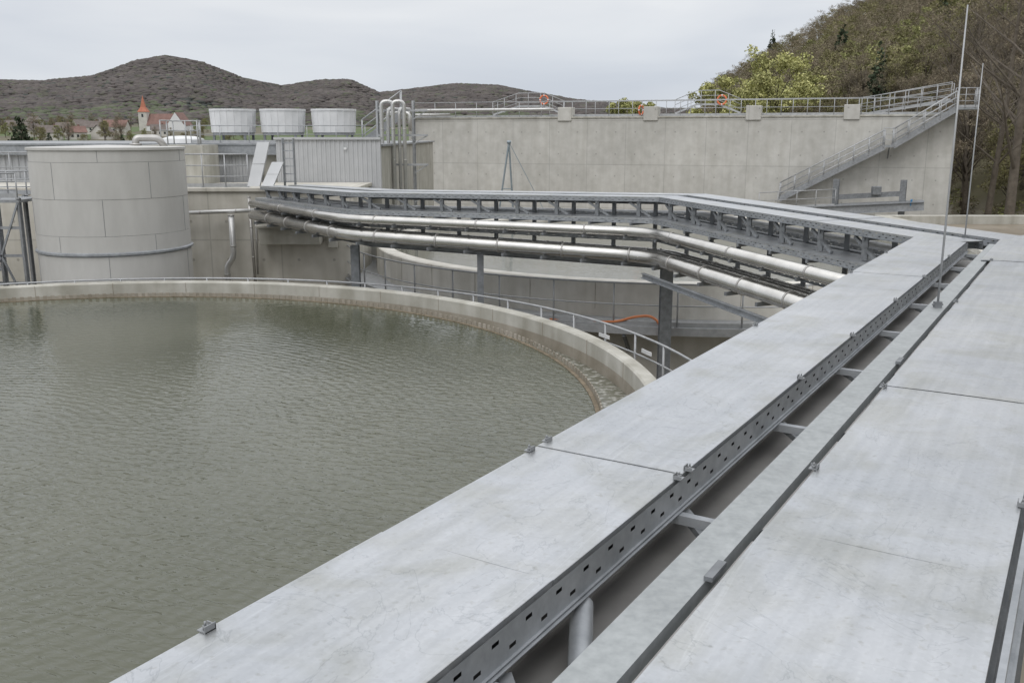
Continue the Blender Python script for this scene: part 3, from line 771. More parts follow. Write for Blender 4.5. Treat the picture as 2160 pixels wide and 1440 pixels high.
def tray(w0, w1, zs, label, cov=True, h=0.11, rmat=None):
    o0 = off(w0, zs); o1 = off(w1, zs)
    t = thing('cable_tray', (o0[1]+o1[1])/2+Vector((0,0,-h)), label, 'cable tray', 'covered cable trays')
    for i in range(3):
        a0, a1, b0, b1 = o0[i], o0[i+1], o1[i], o1[i+1]
        if cov:
            k = max(1, round((a1-a0).length/3.0))
            for j in range(k):
                t0 = (j+0.002)/k; t1 = (j+0.998)/k
                def P(s, w, z, a0=a0,a1=a1,b0=b0,b1=b1):
                    q = a0.lerp(a1, s).lerp(b0.lerp(b1, s), w); return Vector((q.x,q.y,q.z+z))
                cover_panel(P, t0, t1, 0, 1, 0.004+0.003*(j%2), t, ns=12, gap=0.0005)
        for (p, q, sd) in ((a0,a1,-1),(b0,b1,1)):
            mb = MB(); perf(mb, p, q, h, pitch=0.16, slot=0.05, side=sd); mb.obj('side_rail', rmat or M_galv, t)
        mb = MB(); L = (a1-a0).length; k = int(L/0.3)
        for j in range(k):
            f = (j+0.5)/k; mb.beam(a0.lerp(a1,f)-Vector((0,0,h)), b0.lerp(b1,f)-Vector((0,0,h)), 0.03, 0.02)
        mb.obj('rung', M_galvd, t)
    return t
tray(0.0, 0.6, ZT, 'covered cable tray on top of the pipe bridge')
tray(0.95, 1.6, ZT, 'covered cable tray on the back side of the pipe bridge')
tray(-0.18, 0.5, Z2, 'lower covered cable tray on the pipe bridge')
tray(0.9, 1.5, [z-0.42 for z in ZT], 'lower rear cable tray on the pipe bridge', rmat=M_galvd)
tray(0.0, 0.55, [-2.34,-2.34,-2.2,-2.25], 'open cable ladder behind the stainless pipes', cov=False, rmat=M_galvd)
pipe(off(-0.30, ZP), 0.115, 'polished stainless pipe along the pipe bridge', rad=0.7, rings=2.6, group='stainless pipes on the bridge', n=24)
pipe(off(-0.28, ZQ), 0.16, 'thick stainless pipe low on the pipe bridge', rad=0.8, rings=1.6, group='stainless pipes on the bridge', n=24)
pipe(off(0.08, [z+0.02 for z in ZQ]), 0.11, 'stainless pipe behind the thick pipe', rad=0.7, rings=2.6, group='stainless pipes on the bridge')
pipe(off(0.40, ZQ), 0.10, 'stainless pipe behind the thick pipe', rad=0.7, rings=2.6, group='stainless pipes on the bridge')
br_ = thing('pipe_bridge', (3.6,21.9,GZ), 'elevated galvanised steel bridge carrying pipes and cable trays', 'pipe bridge')
for i, k in ((0,8),(1,8),(2,6)):
    for j in range(k):
        f = (j+0.5)/k
        def Q(w, zs, dz=0): return seglerp(w, zs, i, f)+Vector((0,0,dz))
        mb = MB(); mb.beam(Q(0.62, ZT, -0.12), Q(0.62, ZQ, -0.25), 0.08, 0.08); mb.obj('hanger', M_galvd, br_)
        mb = MB(); mb.beam(Q(0.0,ZT,-0.14), Q(1.62,ZT,-0.14), 0.05, 0.06)
        mb.beam(Q(-0.22,Z2,-0.14), Q(1.5,Z2,-0.14), 0.05, 0.06)
        mb.beam(Q(-0.42,ZP,-0.14), Q(0.7,ZP,-0.14), 0.05, 0.05)
        mb.beam(Q(-0.46,ZQ,-0.20), Q(1.5,ZQ,-0.20), 0.06, 0.07)
        mb.obj('cross_arm', M_galvd, br_)
        mb = MB(); mb.beam(Q(0.05,Z2,0.02), Q(0.05,ZT,-0.13), 0.09, 0.07)
        q_ = seglerp(0.05,ZT,i,min(1,f+0.028)); mb.beam(seglerp(0.05,Z2,i,max(0,f-0.035))+Vector((0,0,0.03)), q_+Vector((0,0,-0.14)), 0.05, 0.05)
        mb.obj('bracket', M_galvd, br_)
        mb = MB(); mb.tube([Q(-0.30,ZP,-0.12), Q(-0.30,ZP,-0.02)], 0.06, 8)
        mb.obj('pipe_shoe', M_galvd, br_)
for w, zs, dz in ((0.66,ZQ,-0.35),(1.5,ZQ,-0.35),(0.70,Z2,-0.06),(1.58,ZT,-0.2)):
    o = off(w, zs)
    for a, b in zip(o, o[1:]):
        mb = MB(); mb.hbeam(a+Vector((0,0,dz)), b+Vector((0,0,dz)), 0.12, 0.14); mb.obj('main_beam', M_grey, br_)
for i, k in ((1,9),(0,7)):
    mb = MB()
    for j in range(k):
        mb.beam(seglerp(0.7,ZQ,i,j/k)+Vector((0,0,-0.3)), seglerp(1.45,ZQ,i,(j+0.5)/k)+Vector((0,0,-0.3)), 0.05, 0.05)
        mb.beam(seglerp(1.45,ZQ,i,(j+0.5)/k)+Vector((0,0,-0.3)), seglerp(0.7,ZQ,i,(j+1)/k)+Vector((0,0,-0.3)), 0.05, 0.05)
    mb.obj('lattice_brace', M_galv, br_)
o = off(-0.45, [-3.2]*4)
mb = MB(); mb.hbeam(o[0], o[1], 0.1, 0.12); mb.obj('edge_beam', M_galv, br_)
for (x, y, w_) in ((3.75,22.35,0.28),(-0.80,23.4,0.16),(-4.25,25.1,0.22)):
    mb = MB(); mb.hbeam((x,y,GZ),(x,y,-2.9), w_, w_, up=(0,1,0), t=0.02); mb.box((x-.25,y-.25,GZ),(x+.25,y+.25,GZ+.04)); mb.obj('column', M_galvd, br_)
for (x0, x1, zt, yy) in ((-8.60,-8.20,-0.2,30.9),(-8.10,-7.72,-0.85,30.7)):
    t = thing('cable_riser', (x0,yy,-1.7), 'galvanised sheet-covered cable riser sloping up the building', 'cable riser', 'cable risers')
    mb = MB()
    k = 2
    for j in range(k):
        f0, f1 = j/k, (j+1)/k-0.012
        def R_p(f, x, back=0): return (x+0.22*f, yy-0.35+0.7*f+back, -1.62+(zt+1.62)*f)
        mb.add([R_p(f0,x0),R_p(f0,x1),R_p(f1,x1),R_p(f1,x0),R_p(f0,x0,.14),R_p(f0,x1,.14),R_p(f1,x1,.14),R_p(f1,x0,.14)],
               [(0,1,2,3),(7,6,5,4),(0,4,5,1),(1,5,6,2),(2,6,7,3),(3,7,4,0)])
    mb.obj('cover', M_corr, t)
lad = thing('cable_ladder', (-7.4,31.3,-1.7), 'galvanised vertical cable ladder with rungs on the building', 'cable ladder')
for x in (-7.55,-7.2):
    mb = MB(); mb.beam((x,31.3,-1.7),(x,31.3,-0.1),0.03,0.08); mb.obj('side_rail', M_galv, lad)
for k in range(6):
    mb = MB(); mb.beam((-7.55,31.3,-1.5+k*0.25),(-7.2,31.3,-1.5+k*0.25),0.03,0.03); mb.obj('rung', M_galv, lad)

# ------------------------------------------------------------------ buildings at the left
def corrug(mb, x0, x1, y, z0, z1, period=0.25, dep=0.04, m=0):
    xs = []; x = x0
    while x < x1:
        xs += [(x, y), (x+period*0.38, y), (x+period*0.5, y-dep), (x+period*0.88, y-dep)]; x += period
    xs.append((x1, y)); o = len(mb.v)
    for px_, py_ in xs: mb.v += [(px_,py_,z0),(px_,py_,z1)]
    for i in range(len(xs)-1): mb.f.append((o+2*i, o+2*i+2, o+2*i+3, o+2*i+1)); mb.m.append(m); mb.sm.append(False)
bl = thing('industrial_hall', (-24,45,GZ), 'low industrial hall with corrugated grey cladding and flat roof', 'building')
mb = MB(); mb.box((-46,36.1,GZ),(-5.0,60,-0.42)); mb.obj('wall', M_conc, bl)
mb = MB(); corrug(mb, -46, -9.6, 36.0, -3.2, -0.72); mb.obj('cladding', M_corr, bl)
mb = MB(); mb.box((-46.3,35.75,-0.72),(-8.9,36.05,-0.36)); mb.box((-46.3,35.7,-0.36),(-8.9,36.05,-0.30)); mb.obj('fascia', M_galv, bl)
mb = MB(); mb.box((-46.2,36.05,-0.418),(-4.9,60.2,-0.34)); mb.obj('roof', M_grey, bl)
mb = MB(); mb.box((-8.8,35.4,-2.2),(-4.97,36.05,-0.14)); corrug(mb, -8.8,-4.97,35.38,-2.0,-0.16, period=0.17, dep=0.025); mb.box((-8.86,35.28,-0.16),(-4.9,36.1,-0.07)); mb.obj('clad_plant_room', M_corr, bl)
mb = MB(); mb.box((-6.25,35.25,-0.52),(-6.15,35.32,-0.44)); mb.obj('wall_lamp', M_white, bl)
fb = thing('concrete_building', (-10.5,34,GZ), 'low raw concrete process building behind the silo', 'building')
mb = MB(); mb.box((-20,31.6,GZ),(-5.35,35.3,-1.85)); mb.box((-20.1,31.5,-1.85),(-5.25,35.3,-1.72)); mb.obj('wall', M_facade, fb, bevel=0.02)
mb = MB(); mb.box((-8.4,30.9,-3.55),(-6.4,31.59,-3.0)); mb.box((-8.5,30.8,-3.0),(-6.3,31.59,-2.92)); mb.obj('ledge', M_conc, fb, bevel=0.015)
mb = MB(); mb.box((-6.2,31.3,-3.7),(-5.9,31.59,-2.9)); mb.obj('pilaster', M_conc, fb, bevel=0.015)
railing([(-11.2,31.8,-1.72),(-8.9,31.8,-1.72)], 'galvanised railing on the concrete building', sp=0.7, rails=(1,0.66,0.33))
railing([(-20,35.2,-1.72),(-13.5,35.2,-1.72)], 'galvanised railing on the concrete building', sp=1.2)
pipe([(-11.6,31.2,-2.55),(-8.0,31.2,-2.42)], 0.07, 'stainless pipe crossing the concrete facade', rings=1.2, mat=M_steelp)
pipe([(-9.35,31.1,-2.6),(-9.35,31.1,-4.0),(-9.6,31.1,-4.3),(-9.6,31.1,-5.6)], 0.10, 'stainless downpipe with elbows on the concrete facade', rad=0.3, rings=0.9, mat=M_steelp)
pipe([(-8.75,31.2,-2.0),(-8.7,31.2,-5.0)], 0.05, 'thin pipe on the concrete facade', rings=1.0, mat=M_steelm)
pipe([(-8.55,31.2,-2.2),(-8.6,31.2,-4.6)], 0.035, 'thin pipe on the concrete facade', rings=1.0, mat=M_steelm)

def roof_unit(x, y):
    t = thing('cooling_unit', (x,y,-0.34), 'round flared light grey cooling unit on the hall roof', 'cooling unit', 'rooftop cooling units')
    mb = MB(); mb.revolve((x,y), [(0.96,0.12),(1.01,1.08),(1.04,1.08),(1.04,1.17),(0.99,1.17),(0.93,0.12)], n=20, smooth=False); mb.obj('casing', M_white, t)
    mb = MB()
    for i in range(20):
        a = 2*math.pi*i/20; mb.beam((x+0.965*math.cos(a),y+0.965*math.sin(a),0.12),(x+1.015*math.cos(a),y+1.015*math.sin(a),1.08),0.02,0.02)
    mb.obj('casing_rib', M_white, t)
    mb = MB()
    for sx_ in (-.7,.7):
        for sy_ in (-.7,.7): mb.box((x+sx_-.05,y+sy_-.05,-0.34),(x+sx_+.05,y+sy_+.05,0.0))
    mb.revolve((x,y), [(0.93,0.0),(0.93,0.118),(0,0.118),(0,0.0)], n=20, smooth=False); mb.obj('leg_frame', M_galvd, t)
for x in (-12.85,-10.55,-8.2): roof_unit(x, 44)
railing([(-14.0,41.5,-0.34),(-6.4,41.5,-0.34)], 'railing in front of the rooftop cooling units', sp=1.2, rails=(1,0.5), h=0.75, r=0.018)
mb = MB(); mb.revolve((0,0), [(0,0),(0.9,0),(0.85,0.18),(0.5,0.30),(0,0.32)], n=24)
mb.v = [(x*1.1-14.9, y+43, z-0.34) for x,y,z in mb.v]; tag(mb.obj('roof_dome', M_white), 'low white dome vent on the hall roof', 'vent')
def stair(p0, p1, width, label, railh=1.0, group='steel stairs'):
    p0 = Vector(p0); p1 = Vector(p1); d = p1-p0; hd = Vector((d.x,d.y,0)).normalized(); n_ = Vector((-hd.y,hd.x,0))
    t = thing('stair', p0, label, 'stair', group)
    for sd in (-1,1):
        mb = MB(); mb.beam(p0+n_*sd*width/2, p1+n_*sd*width/2, 0.04, 0.32); mb.obj('stringer', M_grey, t)
    k = max(2, int(abs(d.z)/0.19))
    mb = MB()
    for i in range(k):
        q = p0.lerp(p1,(i+0.5)/k); mb.beam(q-n_*width/2, q+n_*width/2, 0.26, 0.04)
    mb.obj('tread', M_galvd, t)
    for sd in (-1,1):
        railing([p0+n_*sd*width/2, p1+n_*sd*width/2], '', h=railh, sp=1.0, rails=(1,0.66,0.33), toe=False, parent=t, r=0.03)
    return t
stair((-6.6,42,-0.34),(-4.9,42.3,0.9), 0.8, 'short steel stair climbing from the hall roof')
for i, x in enumerate((-5.35,-5.12,-4.89,-4.66)):
    zt = 1.15 + 0.12*(i % 2)
    y = 39.2 + 0.25*(i % 2)
    if i % 2 == 0:
        pipe([(x,y,-6),(x,y,zt+0.2),(x+0.46,y+0.05,zt+0.2),(x+0.46,y+0.05,-6)], 0.08, 'stainless riser pipe looping over at the top', rad=0.2, rings=1.3, group='vertical riser pipes', mat=M_steelp)
    else:
        pipe([(x,y,-6),(x,y,zt-0.2),(x+0.3,y+1.2,zt-0.2)], 0.07, 'stainless riser pipe turning back at the top', rad=0.3, rings=1.3, group='vertical riser pipes', mat=M_steelp)
rf = thing('pipe_support_frame', (-4.2,39.8,GZ), 'galvanised frame holding vertical riser pipes', 'steel frame')
for x in (-5.6,-4.1):
    mb = MB(); mb.hbeam((x,39.8,GZ),(x,39.8,1.4),0.10,0.10); mb.obj('post', M_rail, rf)
for z in (-2.4,-1.2,0,1.0):
    mb = MB(); mb.beam((-5.6,39.55,z),(-3.5,39.55,z),0.06,0.08); mb.beam((-4.1,39.6,z-0.35),(-3.5,39.6,z),0.04,0.04); mb.obj('cross_arm', M_rail, rf)

# ------------------------------------------------------------------ silo
sx, sy, sr = -11.72, 27.5, 2.10
si = thing('silo', (sx,sy,GZ), 'round grey metal-clad silo behind the basin rim', 'silo')
mb = MB(); zb = [GZ,-5.35,-4.3,-3.28,-2.72,-1.72,-0.72,-0.36]
for i, (z0, z1) in enumerate(zip(zb, zb[1:])):
    rr_ = sr + (0.006 if i % 2 else 0)
    mb.revolve((sx,sy), [(rr_,z0+0.006),(rr_,z1-0.003),(rr_-0.03,z1-0.003),(rr_-0.03,z0+0.006)], n=96)
    for k in range(5):
        a = 2*math.pi*(k/5) + i*0.62
        px_, py_ = sx+math.cos(a)*(rr_+0.002), sy+math.sin(a)*(rr_+0.002)
        mb.beam((px_,py_,z0+0.01),(px_,py_,z1-0.01),0.009,0.009, m=1)
mb.revolve((sx,sy), [(sr-0.012,GZ),(sr-0.012,-0.36),(sr-0.05,-0.36),(sr-0.05,GZ)], n=96, m=1)
mb.obj('cladding', [M_clad, M_grey], si)
mb = MB(); mb.revolve((sx,sy), [(sr+0.04,-0.40),(sr+0.04,-0.33),(sr-0.02,-0.325),(0,-0.27),(0,-0.40)], n=96); mb.obj('roof', M_clad, si)
mb = MB(); mb.revolve((sx,sy), [(sr+0.06,-3.24),(sr+0.06,-3.19),(sr,-3.16),(sr,-3.28)], n=96); mb.obj('stiffening_ring', M_galv, si)
mb = MB(); mb.tube(fillet([(sx+0.75,sy+0.2,-0.34),(sx+0.75,sy+0.2,-0.08),(sx+1.35,sy+0.4,-0.08),(sx+1.5,sy+0.5,-0.38)],0.2), 0.10, 14); mb.tube([(sx+0.75,sy+0.2,-0.28),(sx+0.75,sy+0.2,-0.23)],0.17,14); mb.obj('inlet_elbow', M_steelm, si)
mb = MB(); mb.box((-13.0,33.4,-1.72),(-10.9,35.2,-0.34)); tag(mb.obj('roof_hatch', M_conc), 'small concrete hatch block on the process building', 'roof hatch')
railing([(-12.4,33.6,-0.34),(-12.3,34.8,-0.34),(-11.4,34.9,-0.34),(-11.2,33.9,-0.34)], 'small railing around a roof hatch behind the silo', h=0.85, sp=0.5, rails=(1,0.6), toe=False)

st = thing('stair_tower', (-15,27.6,GZ), 'galvanised steel stair tower beside the silo', 'stair tower')
for x in (-16.6,-15.6,-14.75,-14.1):
    for y in (26.8,28.4):
        mb = MB(); mb.hbeam((x,y,GZ),(x,y,-1.75),0.10,0.10); mb.obj('post', M_grey, st)
for z in (-1.8,-2.6,-3.4,-4.2,-5.0):
    mb = MB()
    if z == -1.8: mb.box((-17.5,26.7,z-.08),(-14.05,28.5,z))
    else: mb.beam((-17.5,26.8,z),(-14.1,26.8,z),0.06,0.08)
    mb.obj('deck_beam', M_grey, st)
for (xa, za, xb, zb_) in ((-16.6,-5,-15.6,-3.4),(-15.6,-3.4,-16.6,-1.8),(-14.1,-5,-14.75,-3.4),(-14.75,-3.4,-14.1,-1.85),(-15.6,-5,-14.75,-3.4),(-14.75,-3.4,-15.6,-1.8)):
    mb = MB(); mb.beam((xa,26.75,za),(xb,26.75,zb_),0.05,0.05); mb.obj('diagonal_brace', M_galv, st)
railing([(-17.5,26.75,-1.75),(-14.1,26.75,-1.75)], '', h=0.7, sp=0.6, rails=(1,0.66,0.33), parent=st)
railing([(-17.5,28.4,-1.75),(-14.1,28.4,-1.75)], '', h=0.7, sp=0.6, rails=(1,0.66,0.33), parent=st)
stair((-17.6,25.9,-5.3),(-14.6,25.9,-3.6), 0.8, 'steel stair flight beside the silo', railh=0.95)

# ------------------------------------------------------------------ tall concrete wall of the rectangular tank
WO = Vector((-7.6,70,0)); wa = math.atan2(-12,34.6); WL = 36.62
wd_ = Vector((math.cos(wa), math.sin(wa),0)); wn_ = Vector((-wd_.y, wd_.x, 0))
def W(x, d, z): return WO + wd_*x + wn_*d + Vector((0,0,z))
tw_ = thing('concrete_tank', W(18,0,GZ), 'tall rectangular concrete tank with formwork joints', 'concrete tank')
mb = MB(); mb.box((0,0,GZ-0.3),(WL,24,1.13)); mb.obj('wall', M_wall, tw_, bevel=0.03, frame=(WO, wa))
mb = MB(); mb.box((-0.06,-0.06,1.13),(WL+0.06,0.45,1.25)); mb.box((WL-0.4,0.452,1.13),(WL+0.06,24,1.25)); mb.obj('coping', M_conc, tw_, bevel=0.02, frame=(WO, wa))
for x in (11.9,17.9,24.6,30.6):
    mb = MB(); mb.box((x-0.48,-0.10,0.95),(x+0.48,0.9,1.88)); mb.obj('buttress', M_wall, tw_, bevel=0.03, frame=(WO, wa))
railing([W(0.3,0.5,1.25), W(WL-0.6,0.5,1.25)], 'long railing on top of the tall concrete wall', sp=1.6, h=1.05, rails=(1,0.5))
railing([W(9,6,1.4), W(WL-1,6,1.4)], 'railing along the inner tank walkway', sp=1.8, h=1.05, rails=(1,0.5))
railing([W(5.5,3,1.4), W(7.5,3,2.0), W(9.5,3,2.0), W(11,3,1.4)], 'raised railing over a tank crossing', sp=1.0, h=1.0, rails=(1,0.66,0.33))
railing([W(19,3,1.4), W(20.5,3,2.0), W(22,3,2.0), W(23.5,3,1.4)], 'raised railing over a tank crossing', sp=1.0, h=1.0, rails=(1,0.66,0.33))
railing([W(31.5,2.2,1.3), W(36.3,1.2,2.1)], 'railing of the ramp leading to the stair platform', sp=0.9, h=1.1, rails=(1,0.66,0.33))
railing([W(31.0,1.0,1.2), W(36.3,-0.1,1.95)], 'railing of the ramp leading to the stair platform', sp=0.9, h=1.1, rails=(1,0.66,0.33))
pipe([W(0.2,-0.3,0.9),W(0.2,-0.3,1.75),W(10.8,-0.3,1.75),W(10.8,0.8,1.75)], 0.10, 'stainless pipe along the top of the tall wall', mat=M_steelp, rings=2.5)
pipe([W(0.4,-0.3,-5),W(0.4,-0.3,1.45),W(3.4,-0.2,1.45)], 0.09, 'stainless pipe bending at the wall corner', rings=1.5, mat=M_steelp)
pipe([W(-1.2,-1.0,-5),W(-1.2,-1.0,1.6),W(0.6,-1.0,1.6),W(0.6,-1.0,0.3)], 0.12, 'stainless pipe bending at the wall corner', rings=1.5, mat=M_steelp)
pipe([W(-0.8,-0.9,-0.9),W(0.9,-0.9,-0.9),W(0.9,-0.2,-0.9)], 0.09, 'stainless branch pipe at the wall corner', rings=0, mat=M_steelp)
def ring(p, face):
    t = thing('life_ring', p, 'orange life ring hanging on a railing', 'life ring', 'orange life rings')
    pts = [Vector(p)+face*(0.30*math.cos(a))+Vector((0,0,0.36+0.30*math.sin(a))) for a in [2*math.pi*i/24 for i in range(24)]]
    mb = MB(); mb.tube(pts, 0.055, 8, closed=True); mb.obj('ring_body', M_orange, t)
    for k in (0,6,12,18):
        s_ = (pts[(k+1)%24]-pts[k]).normalized(); mb = MB()
        mb.tube([pts[k]-s_*0.04, pts[k]+s_*0.04], 0.062, 8); mb.obj('band', M_white, t)
ring(W(9.5,2.9,2.15), wd_); ring(W(17.15,0.4,1.30), wn_*0.6+wd_*0.4); ring(W(22.2,2.9,2.0), wd_)
stair(W(26.6,-0.8,-4.0), W(32.6,-0.8,-0.72), 1.1, 'long galvanised stair flight against the concrete wall', railh=1.05)
stair(W(33.1,-0.8,-0.66), W(36.4,-0.8,1.50), 1.1, 'upper galvanised stair flight against the concrete wall', railh=1.05)
pf = thing('stair_landing', W(32.9,-0.8,-0.85), 'small steel landing between two stair flights', 'landing', 'steel landings')
mb = MB(); mb.beam(W(32.5,-0.8,-0.66), W(33.2,-0.8,-0.66), 1.15, 0.14); mb.obj('deck', M_grey, pf)
mb = MB(); mb.beam(W(32.9,-1.2,-0.72), W(32.9,0,-1.4), 0.07, 0.07); mb.obj('bracket', M_galvd, pf)
railing([W(32.5,-1.35,-0.62), W(33.2,-1.35,-0.62)], '', h=1.05, sp=0.7, rails=(1,0.66,0.33), toe=False, parent=pf)
pf = thing('stair_landing', W(36.8,-0.5,1.4), 'top steel platform at the corner of the wall', 'landing', 'steel landings')
mb = MB(); mb.beam(W(36.2,-0.3,1.56), W(37.6,-0.3,1.56), 2.0, 0.14); mb.obj('deck', M_grey, pf)
railing([W(36.3,-1.3,1.62), W(37.6,-1.3,1.62), W(37.6,0.8,1.62)], '', h=1.1, sp=0.6, rails=(1,0.66,0.33), parent=pf)
pw = thing('inlet_walkway', W(29,-3,GZ), 'steel inlet walkway with upright gate posts', 'steel walkway')
mb = MB(); mb.hbeam(W(24,-3.2,-4.9), W(35.0,-3.2,-4.1), 0.3, 0.5); mb.obj('main_beam', M_grey, pw)
mb = MB(); mb.beam(W(24,-2.6,-4.6), W(35.0,-2.6,-3.82), 1.2, 0.06); mb.obj('deck', M_grey, pw)
for x in (30.0, 33.8):
    mb = MB(); mb.hbeam(W(x,-2.9,GZ), W(x,-2.9,-2.6), 0.34, 0.3, t=0.03); mb.obj('gate_post', M_galvd, pw)
mb = MB(); mb.beam(W(30.0,-2.9,-3.7), W(33.8,-2.9,-3.4), 0.12, 0.3); mb.obj('cross_beam', M_galvd, pw)
q = W(32.3,-3.0,0); mb = MB(); mb.box((q.x-.25,q.y-.2,-3.5),(q.x+.25,q.y+.2,-3.0)); mb.obj('drive_unit', M_galvd, pw, bevel=0.03)
railing([W(25.5,-3.2,-4.5), W(30,-3.2,-4.2)], '', h=1.0, sp=1.2, rails=(1,0.5), parent=pw)
mb = MB(); q = W(34.3,-3.1,-4.1); mb.box((q.x-.10,q.y-.10,q.z),(q.x+.10,q.y+.10,q.z+.25)); mb.tube([(q.x,q.y,q.z+.25),(q.x,q.y,q.z+.38)],0.06,10); mb.obj('motor', pbr('blue_motor_paint',(0.05,0.18,0.35),(0.07,0.22,0.4),0.5), pw)
dv = thing('davit_crane', (-0.2,46.8,-4.3), 'slender blue-grey steel davit with braced legs', 'davit')
tp = Vector((-0.15,46.6,-0.33))
for k, q in enumerate([(-0.75,46.8,-4.4),(0.1,46.9,-4.4),(2.0,47.0,-4.4)]):
    mb = MB(); mb.beam(q, tp, 0.065 if k < 2 else 0.03, 0.065 if k < 2 else 0.03); mb.obj('leg', M_blue, dv)
mb = MB(); mb.beam((-0.48,46.72,-2.6),(0.0,46.8,-2.6),0.04,0.04); mb.tube([tp-Vector((0.10,0,0)),tp+Vector((0.10,0,0))],0.08,10); mb.obj('head_sheave', M_blue, dv)

# ------------------------------------------------------------------ village
def house(x, y, w, d, h, rot, roofm=M_roofred, label='small pale house with red gabled roof'):
    z = gz(x, y)-0.5
    t = thing('house', (x,y,z), label, 'house', 'village houses')
    c, s_ = math.cos(rot), math.sin(rot)
    def T(a, b, cz): return (x+a*c-b*s_, y+a*s_+b*c, z+cz)
    mb = MB(); rh = d*0.42
    vs = [T(-w/2,-d/2,0),T(w/2,-d/2,0),T(w/2,d/2,0),T(-w/2,d/2,0),T(-w/2,-d/2,h),T(w/2,-d/2,h),T(w/2,d/2,h),T(-w/2,d/2,h),T(-w/2,0,h+rh),T(w/2,0,h+rh)]
    mb.add(vs, [(0,1,5,4),(2,3,7,6),(1,2,6,9,5),(3,0,4,8,7)]); mb.obj('wall', M_plaster, t)
    mb = MB()
    e = 0.4; o = 0.12
    vs = [T(-w/2-e,-d/2-e,h-0.3),T(w/2+e,-d/2-e,h-0.3),T(w/2+e,0,h+rh+o),T(-w/2-e,0,h+rh+o),T(-w/2-e,d/2+e,h-0.3),T(w/2+e,d/2+e,h-0.3)]
    mb.add(vs, [(0,1,2,3),(3,2,5,4)]); mb.obj('roof', roofm, t)
    mb = MB(); q = T(w*0.2, d*0.12, h+rh*0.7); mb.box((q[0]-.35,q[1]-.35,q[2]),(q[0]+.35,q[1]+.35,q[2]+1.6)); mb.obj('chimney', M_roofred, t)
    for a in (-0.3,0,0.3):
        zz = 2.6 if h > 4 else 1.6
        p0 = T(a*w-0.5,-d/2-0.03,zz); p1 = T(a*w+0.5,-d/2-0.03,zz); mb = MB()
        mb.add([p0,p1,(p1[0],p1[1],p1[2]+1.2),(p0[0],p0[1],p0[2]+1.2)],[(0,1,2,3)]); mb.obj('window', M_glass, t)
M_roofbr = pbr('brown_roof_tile', (0.12,0.10,0.09), (0.17,0.145,0.135), 0.85, scale=0.6)
for (u, y, w, d, h, ro, bn) in ((-.485,430,9,7,4,.2,1),(-.505,470,8,7,4,1.1,1),(-.47,500,9,7,4,-.3,1),(-.458,440,8,6,4,.7,0),(-.44,520,10,7,4.5,.1,1),(-.43,450,8,7,4,1.4,1),
        (-.415,510,12,8,5,.05,0),(-.452,600,9,7,4,.9,1),(-.52,540,9,7,4,.5,1),(-.37,500,8,6,4,.4,1),(-.50,640,9,7,5,-.4,1),(-.425,640,9,7,4,.6,1)):
    house(u*y, y, w, d, h, ro, M_roofbr if bn else M_roofred, 'small pale house with brown gabled roof' if bn else 'small pale house with red gabled roof')
cx, cy = -231, 600; cz = gz(cx,cy)-1
ch = thing('church', (cx,cy,cz), 'village church with pointed red spire and white gable', 'church')
mb = MB(); mb.box((cx-2.6,cy-2.6,cz),(cx+2.6,cy+2.6,14.2)); mb.obj('tower', M_plaster, ch)
mb = MB(); a = 3.0; mb.add([(cx-a,cy-a,14.2),(cx+a,cy-a,14.2),(cx+a,cy+a,14.2),(cx-a,cy+a,14.2),(cx,cy,24.5),(cx-1.3,cy-1.3,17.2),(cx+1.3,cy-1.3,17.2),(cx+1.3,cy+1.3,17.2),(cx-1.3,cy+1.3,17.2)],
   [(0,1,6,5),(1,2,7,6),(2,3,8,7),(3,0,5,8),(5,6,4),(6,7,4),(7,8,4),(8,5,4)]); mb.obj('spire', M_spire, ch)
mb = MB(); mb.box((cx-.6,cy-2.63,11),(cx+.6,cy-2.58,13)); mb.obj('window', M_glass, ch)
nx0, nx1 = cx+2.61, cx+21; ny0, ny1 = cy-4, cy+9; eh = 6.0; rh = 13.2
mb = MB(); mb.add([(nx0,ny0,cz),(nx1,ny0,cz),(nx1,ny1,cz),(nx0,ny1,cz),(nx0,ny0,eh),(nx1,ny0,eh),(nx1,ny1,eh),(nx0,ny1,eh)],[(0,1,5,4),(1,2,6,5),(2,3,7,6),(3,0,4,7)])
gx0, gx1 = cx+16, cx+27; gy = cy-6
mb.add([(gx0,gy,cz),(gx1,gy,cz),(gx1,gy,6),((gx0+gx1)/2,gy,13.8),(gx0,gy,6),(gx0,gy+16,cz),(gx1,gy+16,cz),(gx1,gy+16,6),((gx0+gx1)/2,gy+16,13.8),(gx0,gy+16,6)],[(0,1,2,3,4),(9,8,7,6,5),(1,6,7,2),(5,0,4,9)])
mb.obj('nave_wall', M_white, ch)
mb = MB(); ym = (ny0+ny1)/2; mb.add([(nx0,ny0-.4,eh-.2),(nx1,ny0-.4,eh-.2),(nx1,ym,rh),(nx0,ym,rh),(nx0,ny1+.4,eh-.2),(nx1,ny1+.4,eh-.2)],[(0,1,2,3),(3,2,5,4)])
xm = (gx0+gx1)/2; mb.add([(gx0-.3,gy+.1,5.9),(xm,gy+.1,14.0),(xm,gy+16,14.0),(gx0-.3,gy+16,5.9),(gx1+.3,gy+.1,5.9),(gx1+.3,gy+16,5.9)],[(0,1,2,3),(1,4,5,2)])
mb.obj('nave_roof', M_roofred, ch)
for i in range(120):
    y = random.uniform(280, 850); u = random.uniform(-0.54, -0.28); x = u*y
    k = random.choice([0,1,2,2,3,0])
    sc = random.uniform(0.6,0.95)
    if y < 600 and abs(u+0.37) < 0.04: sc = 0.5
    o = copy_thing(temps[k], (x,y,gz(x,y)-0.4), random.random()*6.28, sc)
    o['label'] = 'tree standing among the village houses'; o['group'] = 'village trees'
